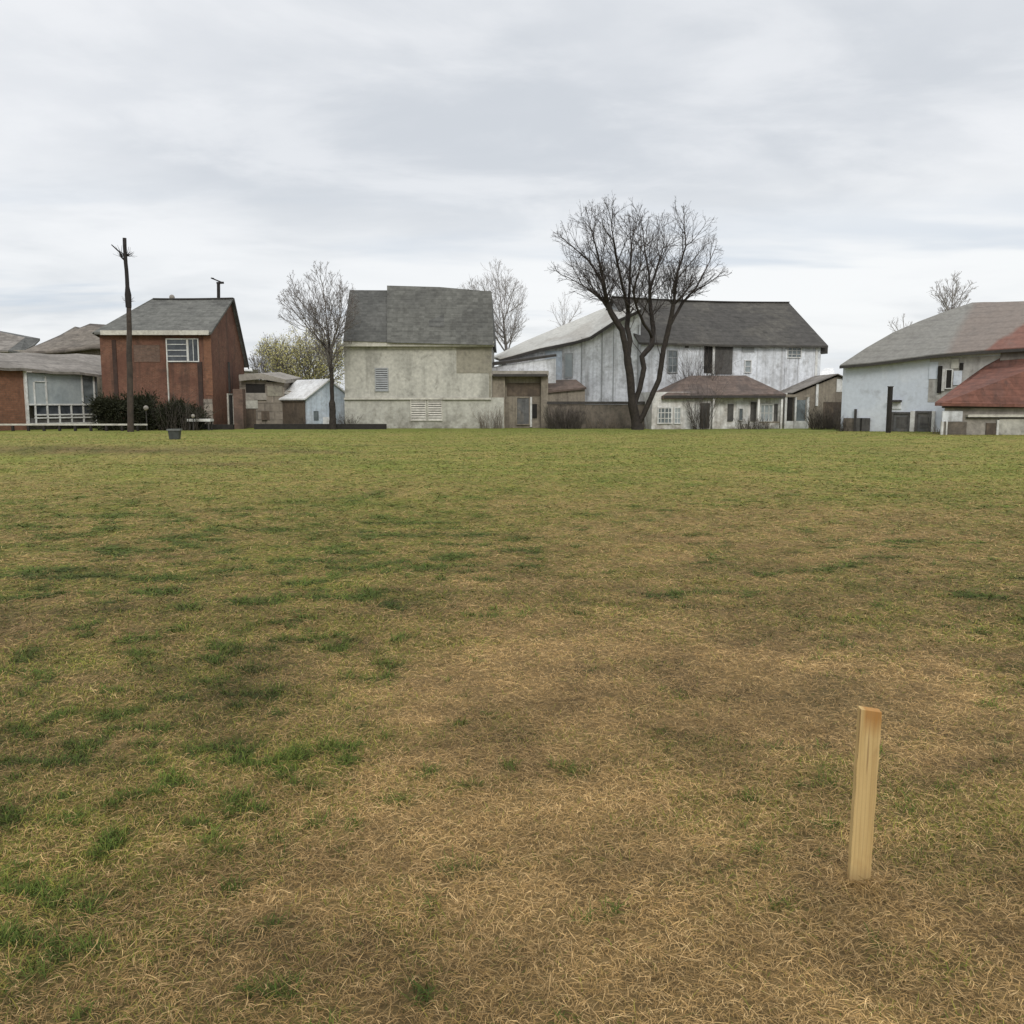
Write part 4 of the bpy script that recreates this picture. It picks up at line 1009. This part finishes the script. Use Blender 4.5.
prism(bm, [a0, b0, c0, c0 + Vector((0, 0, .05)), b0 + Vector((0, 0, .06)), a0 + Vector((0, 0, .05))], (0, 4.5, 0)); mesh_obj('roof', bm, M['tan_roof'], e)
panel(F, e, 'drainpipe', (815.5, 384, 818, 406), M['white_paint'], .1); panel(F, e, 'door', (823, 402, 842, 430), M['brown_wood'], .05); panel(F, e, 'loft_panel', (836.5, 379, 843, 392), M['white_paint'], .04)
F = Frame((813, 74), (832, 74))
e = F.empty('outhouse', 'small white roof behind the brown shed', 'shed')
bm = bmesh.new(); bx(bm, 0, F.len, 0, 3, -.2, F.L(820, 377).z); mesh_obj('wall', bm, M['plaster_base'], e)
bm = bmesh.new(); slab(bm, [F.L(812, 378, -.2), F.L(836, 378, -.2), F.L(833, 368, 1.5), F.L(826, 368, 1.5)], .1); mesh_obj('roof', bm, M['white_roof'], e)
twig_shrub('dry_bush', 44, 808, 845, 400, 56.5, 'tall reddish brown scrub before the brown shed', M['brush_dark'], 170, .011)
twig_shrub('dry_bush', 45, 836, 862, 414, 52.0, 'brown scrub at left end of the pale blue barn', M['brush_dark'], 90, .011)

# ------------------------------------------------------------------ pale blue barn on the right
F = Frame((843, 52), (1001, 46)); 
e = F.empty('blue_barn', 'pale blue barn with grey brown roof and red lower roof at right edge', 'barn')
uE = F.L(1060, 400).x
eave = [(840, 365), (870, 362.5), (905, 358), (940, 353.5), (975, 350.5), (1004, 348.5), (1060, 345)]
bm = bmesh.new(); P = [F.L(max(x, 843.2), y + 2) for x, y in eave]
prism(bm, [Vector((P[0].x, 0, -.2))] + P + [Vector((P[-1].x, 0, -.2))], (0, 10, 0)); mesh_obj('wall', bm, M['blue_wall'], e)
ridge = [(0, 0)] * 7
ev_ = [F.L(x, y, -.4) for x, y in eave]
rd = [F.L(x, y, 5.0) for x, y in ((972, 302.5), (985, 302), (998, 302), (1012, 301.5), (1030, 301), (1060, 300), (1110, 298))]
bm = bmesh.new(); K = 5; rows = []; rnd = random.Random(2)
for i, (a, b) in enumerate(zip(ev_, rd)):
    row = []
    for k in range(K + 1):
        f_ = k / K; q = a.lerp(b, f_)
        q.z += .42 * math.sin(math.pi * f_) * (1 if i == 0 else .55 if i < 3 else .15) + (rnd.uniform(-.04, .04) if 0 < k < K else 0)
        row.append(q)
    rows.append(row)
top = [[bm.verts.new(q) for q in r] for r in rows]; bot = [[bm.verts.new(q - Vector((0, 0, .2))) for q in r] for r in rows]
bkr = [bm.verts.new(Vector((r[0].x, 10.4, r[0].z))) for r in rows]
for i in range(len(rows) - 1):
    for k in range(K):
        bm.faces.new((top[i][k], top[i + 1][k], top[i + 1][k + 1], top[i][k + 1])); bm.faces.new((bot[i][k], bot[i][k + 1], bot[i + 1][k + 1], bot[i + 1][k]))
    bm.faces.new((top[i][0], bot[i][0], bot[i + 1][0], top[i + 1][0])); bm.faces.new((top[i][K], top[i + 1][K], bkr[i + 1], bkr[i]))
bm.faces.new([top[0][k] for k in range(K + 1)] + [bkr[0]])
mesh_obj('roof', bm, M['barn_right_roof'], e)
bm = bmesh.new()
for q0, q1 in zip(ev_[:-1], ev_[1:]): bar(bm, q0 + Vector((0, -.03, -.13)), q1 + Vector((0, -.03, -.13)), .07, .15)  # dark bar along the roof edge, also standing in for the eave's shadow line
mesh_obj('eave_board', bm, M['dark_edge'], e)
# upper opening, cracked stained patch
panel(F, e, 'wall_patch', (929, 357, 1000, 402), M['grey_patch'], .02)
panel(F, e, 'wall_patch', (929.5, 362, 938, 379), M['blue_wall'], .05)
panel(F, e, 'shutter', (938.5, 366, 942, 393), M['dark_gap'], .14); panel(F, e, 'shutter', (943, 369, 945.5, 391), M['white_paint'], .17)
window(F, e, (945.5, 369, 953, 389), M['white_paint'], M['dark_gap'], 1, 1, -.03, w=.055); panel(F, e, 'hatch', (954, 371, 962, 385), M['blue_wall'], .07)
panel(F, e, 'hatch', (952, 359, 959.5, 368.5), M['plaster_base'], .1); panel(F, e, 'hatch', (960, 363, 963.5, 370), M['dark_gap'], .07)
for r in ((891.5, 412, 910.5, 434), (915.5, 411, 931.5, 434)):
    d = window(F, e, r, M['dark_door'], M['door_grey'], 1, 1, 0, name='stable_door', w=.12)
    u0, u1, z0, z1 = F.rect((r[0] + 5, 417, r[2] - 3, 428)); bm = bmesh.new(); bx(bm, u0, u1, -.05, -.028, z0, z1); mesh_obj('door_panel', bm, M['dark_door'], d)
panel(F, e, 'door_post', (910.8, 411, 915.2, 435), M['white_paint'], .14); panel(F, e, 'door_post', (932, 411, 935, 435), M['white_paint'], .1)
panel(F, e, 'shelf', (890, 400, 902, 402), M['dark_edge'], .3); panel(F, e, 'wall_panel', (890.5, 402.2, 901.5, 409), M['grey_boards'], .05)
panel(F, e, 'hatch', (856, 418, 870, 434), M['dark_door'], .1); panel(F, e, 'hatch_post', (855, 409, 856.5, 434), M['dark_edge'], .16); panel(F, e, 'hatch_post', (861.2, 418, 862.4, 434), M['dark_gap'], .14)
panel(F, e, 'plinth', (843.5, 418, 855, 434), M['low_wall'], .05)
# red-roofed lower wing nearest the field
Fw = Frame((942, 43.5), (1070, 43.3))
wz = Fw.L(990, 405).z
def toF(q):  # from the wing's frame into the barn's frame
    w_ = Vector((Fw.o.x, Fw.o.y)) + Fw.e * q.x + Fw.n * q.y - F.o
    return Vector((w_.dot(F.e), w_.dot(F.n), q.z))
bm = bmesh.new(); prism(bm, [toF(Vector(p_)) for p_ in ((.15, 0, -.2), (Fw.len, 0, -.2), (Fw.len, 3, -.2), (2.2, 4.3, -.2))], (0, 0, wz + .2 + .05)); mesh_obj('wing_wall', bm, M['concrete'], e)
Rr = [toF(Fw.L(935, 402.5, -.4)), toF(Fw.L(1066, 404.5, -.4)), F.L(1066, 352, -.12), F.L(1001, 357.5, -.12), F.L(985, 366, -.12), F.L(968, 378, -.12)]
bm = bmesh.new(); prism(bm, Rr, (0, 0, -.16)); rr_ = mesh_obj('wing_roof', bm, M['red_roof'], e)
bm = bmesh.new(); prism(bm, [F.L(1000, 359, -.2), F.L(1066, 354, -.2), F.L(1066, 346, -.1), F.L(1001, 351, -.1)], (0, 0, -.08)); mesh_obj('flashing', bm, M['tan_roof'], rr_)
def wpanel(name, r, mat, d=.05):
    u0, u1, z0, z1 = Fw.rect(r); bm = bmesh.new()
    q = [toF(Vector(p_)) for p_ in ((u0, -d, max(z0, -.1)), (u1, -d, max(z0, -.1)), (u1, .02, max(z0, -.1)), (u0, .02, max(z0, -.1)))]
    prism(bm, q, (0, 0, z1 - max(z0, -.1))); return mesh_obj(name, bm, mat, e)
wpanel('painted_eave_shade', (942, 404.5, 1040, 408), M['dark_edge'], .2); wpanel('white_panel', (942, 411, 962, 421.5), M['white_boards'], .06)  # first strip is the eave's shade, put in as dark colour
wpanel('lintel', (966, 414.5, 1040, 417), M['cream_trim'], .22); wpanel('painted_lintel_shade', (966, 417.2, 1040, 418.2), M['dark_edge'], .1)  # dark strip below the lintel is its painted shade
wpanel('door', (985.5, 423, 995.5, 437), M['brown_wood'], .05); wpanel('door_post', (995.8, 420, 998, 437), M['white_paint'], .09); wpanel('wall_panel', (998.5, 419, 1040, 437), M['plaster'], .05)
wpanel('wall_panel', (947, 422, 966, 437), M['low_wall'], .045); wpanel('door_post', (940.5, 421.5, 942.5, 437), M['white_paint'], .1); wpanel('door_post', (945, 421.5, 946.5, 437), M['white_paint'], .1)

q = V(888, 436, 46.5); z1 = V(888, 387, 46.5).z
o = empty('timber_post', (q.x, 46.5, 0), R(25), 'dark square timber post standing against the pale blue barn', 'post')
bm = bmesh.new(); bx(bm, -.09, .09, -.09, .09, -.15, z1); mesh_obj('shaft', bm, M['black_timber'], o)
bm = bmesh.new(); prism(bm, [(-.11, -.11, z1), (.11, -.11, z1), (.11, .11, z1), (-.11, .11, z1)], (0, 0, .04)); mesh_obj('cap', bm, M['dark_edge'], o)
twig_shrub('dry_bush', 46, 930, 968, 421, 44.5, 'dry brown weeds below the red roof', M['brush'], 70, .008)

# ------------------------------------------------------------------ wooden stake in the foreground
def stake_mat():
    g = NT('raw_pine'); tc = g.new('ShaderNodeTexCoord').outputs['Object']
    n = g.noise(g.mapping(tc, (38, 38, 2.2)), 1, 7, .62, .5); n2 = g.noise(g.mapping(tc, (12, 12, 1.6)), 1, 4, .6, .3)
    col = g.mix(g.mapr(n, .36, .64), (.52, .375, .165), (.43, .295, .12))
    col = g.mix(g.mapr(n2, .52, .7, 0, .45), col, (.27, .17, .08))
    sep = g.new('ShaderNodeSeparateXYZ'); g.link(tc, sep.inputs[0])
    topm = g.math('MULTIPLY', g.mapr(g.math('ADD', sep.outputs[2], g.math('MULTIPLY', n2, .16)), .60, .67), g.mapr(sep.outputs[0], -.028, -.016))
    col = g.mix(g.math('MULTIPLY', topm, .75), col, (.30, .125, .022))
    cell = g.new('ShaderNodeTexWave', wave_type='BANDS', bands_direction='X'); cell.inputs['Scale'].default_value = 22; cell.inputs['Distortion'].default_value = 3.5
    cell.inputs['Detail'].default_value = 3; g.link(g.mapping(tc, (1, .4, .05)), cell.inputs['Vector'])
    col = g.mix(g.mapr(cell.outputs['Fac'], .0, .35, .28, 0), col, (.26, .16, .07))
    dm = g.mapr(g.math('ADD', sep.outputs[2], g.math('MULTIPLY', n, .08)), .03, .12, .8, 0)
    col = g.mix(dm, col, (.13, .092, .05))
    sp = g.noise(g.mapping(tc, (160, 60, 3.5), (3, 1, 7)), 1, 3, .5, .2)
    col = g.mix(g.mapr(sp, .66, .72, 0, .55), col, (.15, .085, .04))
    kn = g.noise(g.mapping(tc, (9, 9, 5), (1, 4, 2)), 1, 3, .5, .5)
    col = g.mix(g.mapr(kn, .62, .74, 0, .45), col, (.30, .175, .07))
    return g.finish(col, .7, n, .25, .002)
q = V(858.6, 882, 2.80); qz = float(ground_h(np.array([q.x]), np.array([2.82]))[0])
bm = bmesh.new(); w2, d2 = .0372, .0105; HH = .616
prism(bm, [(-w2, -d2, -.15), (w2, -d2, -.15), (w2, d2, -.15), (-w2, d2, -.15)], (0, 0, HH + .15))
bm.verts.ensure_lookup_table()
for v in bm.verts:
    if v.co.z > .3: v.co.z += -.012 * v.co.x / w2 * .55 + (.004 if v.co.y > 0 else -.002)
bmesh.ops.bevel(bm, geom=[ed for ed in bm.edges], offset=.0022, segments=2, affect='EDGES', profile=.6)
bmesh.ops.subdivide_edges(bm, edges=[ed for ed in bm.edges if ed.calc_length() > .3], cuts=26)
rnd = random.Random(12); ph = [rnd.uniform(0, 6) for _ in range(4)]
for v in bm.verts:
    z = v.co.z; k = .0011 * math.sin(z * 9 + ph[0]) + .0006 * math.sin(z * 31 + ph[1])
    v.co.x += k + .0009 * math.sin(z * 47 + ph[2] + (2 if v.co.x > 0 else 0)) + rnd.uniform(-.0003, .0003)
    v.co.y += .0008 * math.sin(z * 13 + ph[3]) + rnd.uniform(-.0002, .0002)
st = mesh_obj('wooden_stake', bm, stake_mat()); st.location = (q.x, 2.80, qz - .008); st.rotation_euler = (R(.5), R(.5), R(7))
tag(st, 'pale sawn wooden stake driven upright into the dry grass', 'stake')

# ------------------------------------------------------------------ sky, sun, camera
w = bpy.data.worlds.new('World'); scene.world = w; w.use_nodes = True
nt = w.node_tree; nt.nodes.clear(); nl = nt.links.new
SUN_EL, SUN_AZ = R(34), R(172)       # behind the camera, a little to the right
out = nt.nodes.new('ShaderNodeOutputWorld'); mixs = nt.nodes.new('ShaderNodeMixShader')
sky = nt.nodes.new('ShaderNodeTexSky'); sky.sky_type = 'NISHITA'; sky.sun_disc = False; sky.sun_elevation = SUN_EL; sky.sun_rotation = SUN_AZ
b1 = nt.nodes.new('ShaderNodeBackground'); b1.inputs[1].default_value = .1; nl(sky.outputs[0], b1.inputs[0])
b2 = nt.nodes.new('ShaderNodeBackground'); b2.inputs[1].default_value = 1.0
tc = nt.nodes.new('ShaderNodeTexCoord'); sep = nt.nodes.new('ShaderNodeSeparateXYZ'); nl(tc.outputs['Generated'], sep.inputs[0])
def wm(op, a, b):
    n = nt.nodes.new('ShaderNodeMath'); n.operation = op
    for i, x in enumerate((a, b)):
        if isinstance(x, (int, float)): n.inputs[i].default_value = x
        else: nl(x, n.inputs[i])
    return n.outputs[0]
zz = wm('ADD', wm('MAXIMUM', sep.outputs[2], 0.0), .11)
cmb = nt.nodes.new('ShaderNodeCombineXYZ'); nl(wm('DIVIDE', sep.outputs[0], zz), cmb.inputs[0]); nl(wm('DIVIDE', sep.outputs[1], zz), cmb.inputs[1])
def wnoise(scale, loc, detail=5, sx=1.0, rough=.5):
    mp = nt.nodes.new('ShaderNodeMapping'); mp.inputs['Location'].default_value = loc; mp.inputs['Scale'].default_value = (sx, 1, 1); nl(cmb.outputs[0], mp.inputs[0])
    n = nt.nodes.new('ShaderNodeTexNoise'); n.inputs['Scale'].default_value = scale; n.inputs['Detail'].default_value = detail; n.inputs['Roughness'].default_value = rough; n.inputs['Distortion'].default_value = .35
    nl(mp.outputs[0], n.inputs['Vector']); return n.outputs['Fac']
def wmap(x, a, b, c, d):
    n = nt.nodes.new('ShaderNodeMapRange'); n.interpolation_type = 'SMOOTHSTEP'; nl(x, n.inputs[0])
    for i, q in enumerate((a, b, c, d)): n.inputs[i + 1].default_value = q
    return n.outputs[0]
def wmix(f, a, b):
    n = nt.nodes.new('ShaderNodeMix'); n.data_type = 'RGBA'
    for s, x in ((n.inputs[0], f), (n.inputs[6], a), (n.inputs[7], b)):
        if isinstance(x, tuple): s.default_value = (*x, 1)
        elif isinstance(x, (int, float)): s.default_value = x
        else: nl(x, s)
    return n.outputs[2]
n1 = wnoise(.8, (3.2, 1.7, 0), 6, .9, .52); n2 = wnoise(1.9, (8.1, 2.2, 0), 7, .75, .56); n3 = wnoise(.9, (1.4, 6.6, 0), 5, .45)
c = wmix(wmap(n1, .36, .64, 0, 1), (.625, .655, .695), (.82, .835, .86))
c = wmix(wmap(n2, .40, .66, 0, .55), c, (.87, .88, .90))
c = wmix(wmap(n2, .62, .36, 0, .25), c, (.60, .63, .675))
az = wmap(wm('DIVIDE', sep.outputs[0], wm('MAXIMUM', sep.outputs[1], .05)), -.5, .25, .45, 1.0)
band = wm('MULTIPLY', wm('MULTIPLY', wmap(sep.outputs[2], .03, .10, .55, 1), wmap(sep.outputs[2], .14, .27, 1, 0)), az)
c = wmix(wm('MULTIPLY', band, wmap(n1, .3, .55, .35, .95)), c, (.91, .918, .922))
blue = wm('MULTIPLY', wmap(n3, .5, .62, 0, .8), wm('MULTIPLY', wmap(sep.outputs[2], .05, .09, .3, 1), wmap(sep.outputs[2], .12, .24, 1, 0)))
c = wmix(blue, c, (.56, .63, .72))
nl(c, b2.inputs[0])
nl(wmap(sep.outputs[2], .36, .95, 1.08, 2.3), b2.inputs[1]); mixs.inputs[0].default_value = .93
nl(b1.outputs[0], mixs.inputs[1]); nl(b2.outputs[0], mixs.inputs[2]); nl(mixs.outputs[0], out.inputs[0])

sl = bpy.data.lights.new('sun', 'SUN'); sl.energy = 1.5; sl.angle = R(18); sl.color = (1, .96, .9)
so = bpy.data.objects.new('sun', sl); C.objects.link(so)
# sun_rotation turns clockwise from +Y
sd = Vector((math.sin(SUN_AZ) * math.cos(SUN_EL), math.cos(SUN_AZ) * math.cos(SUN_EL), math.sin(SUN_EL)))
so.rotation_euler = sd.to_track_quat('Z', 'Y').to_euler()

cam = bpy.data.cameras.new('camera'); cam.sensor_width = 36; cam.lens = FPX / 1024 * 36; cam.clip_end = 4000; cam.clip_start = .05
co_ = bpy.data.objects.new('camera', cam); C.objects.link(co_); co_.location = (0, 0, EYE); co_.rotation_euler = (math.pi / 2 - PITCH, 0, 0)
scene.camera = co_
scene.view_settings.view_transform = 'Standard'; scene.view_settings.look = 'None'; scene.view_settings.exposure = 0
scene.cycles.max_bounces = 4; scene.cycles.use_denoising = True
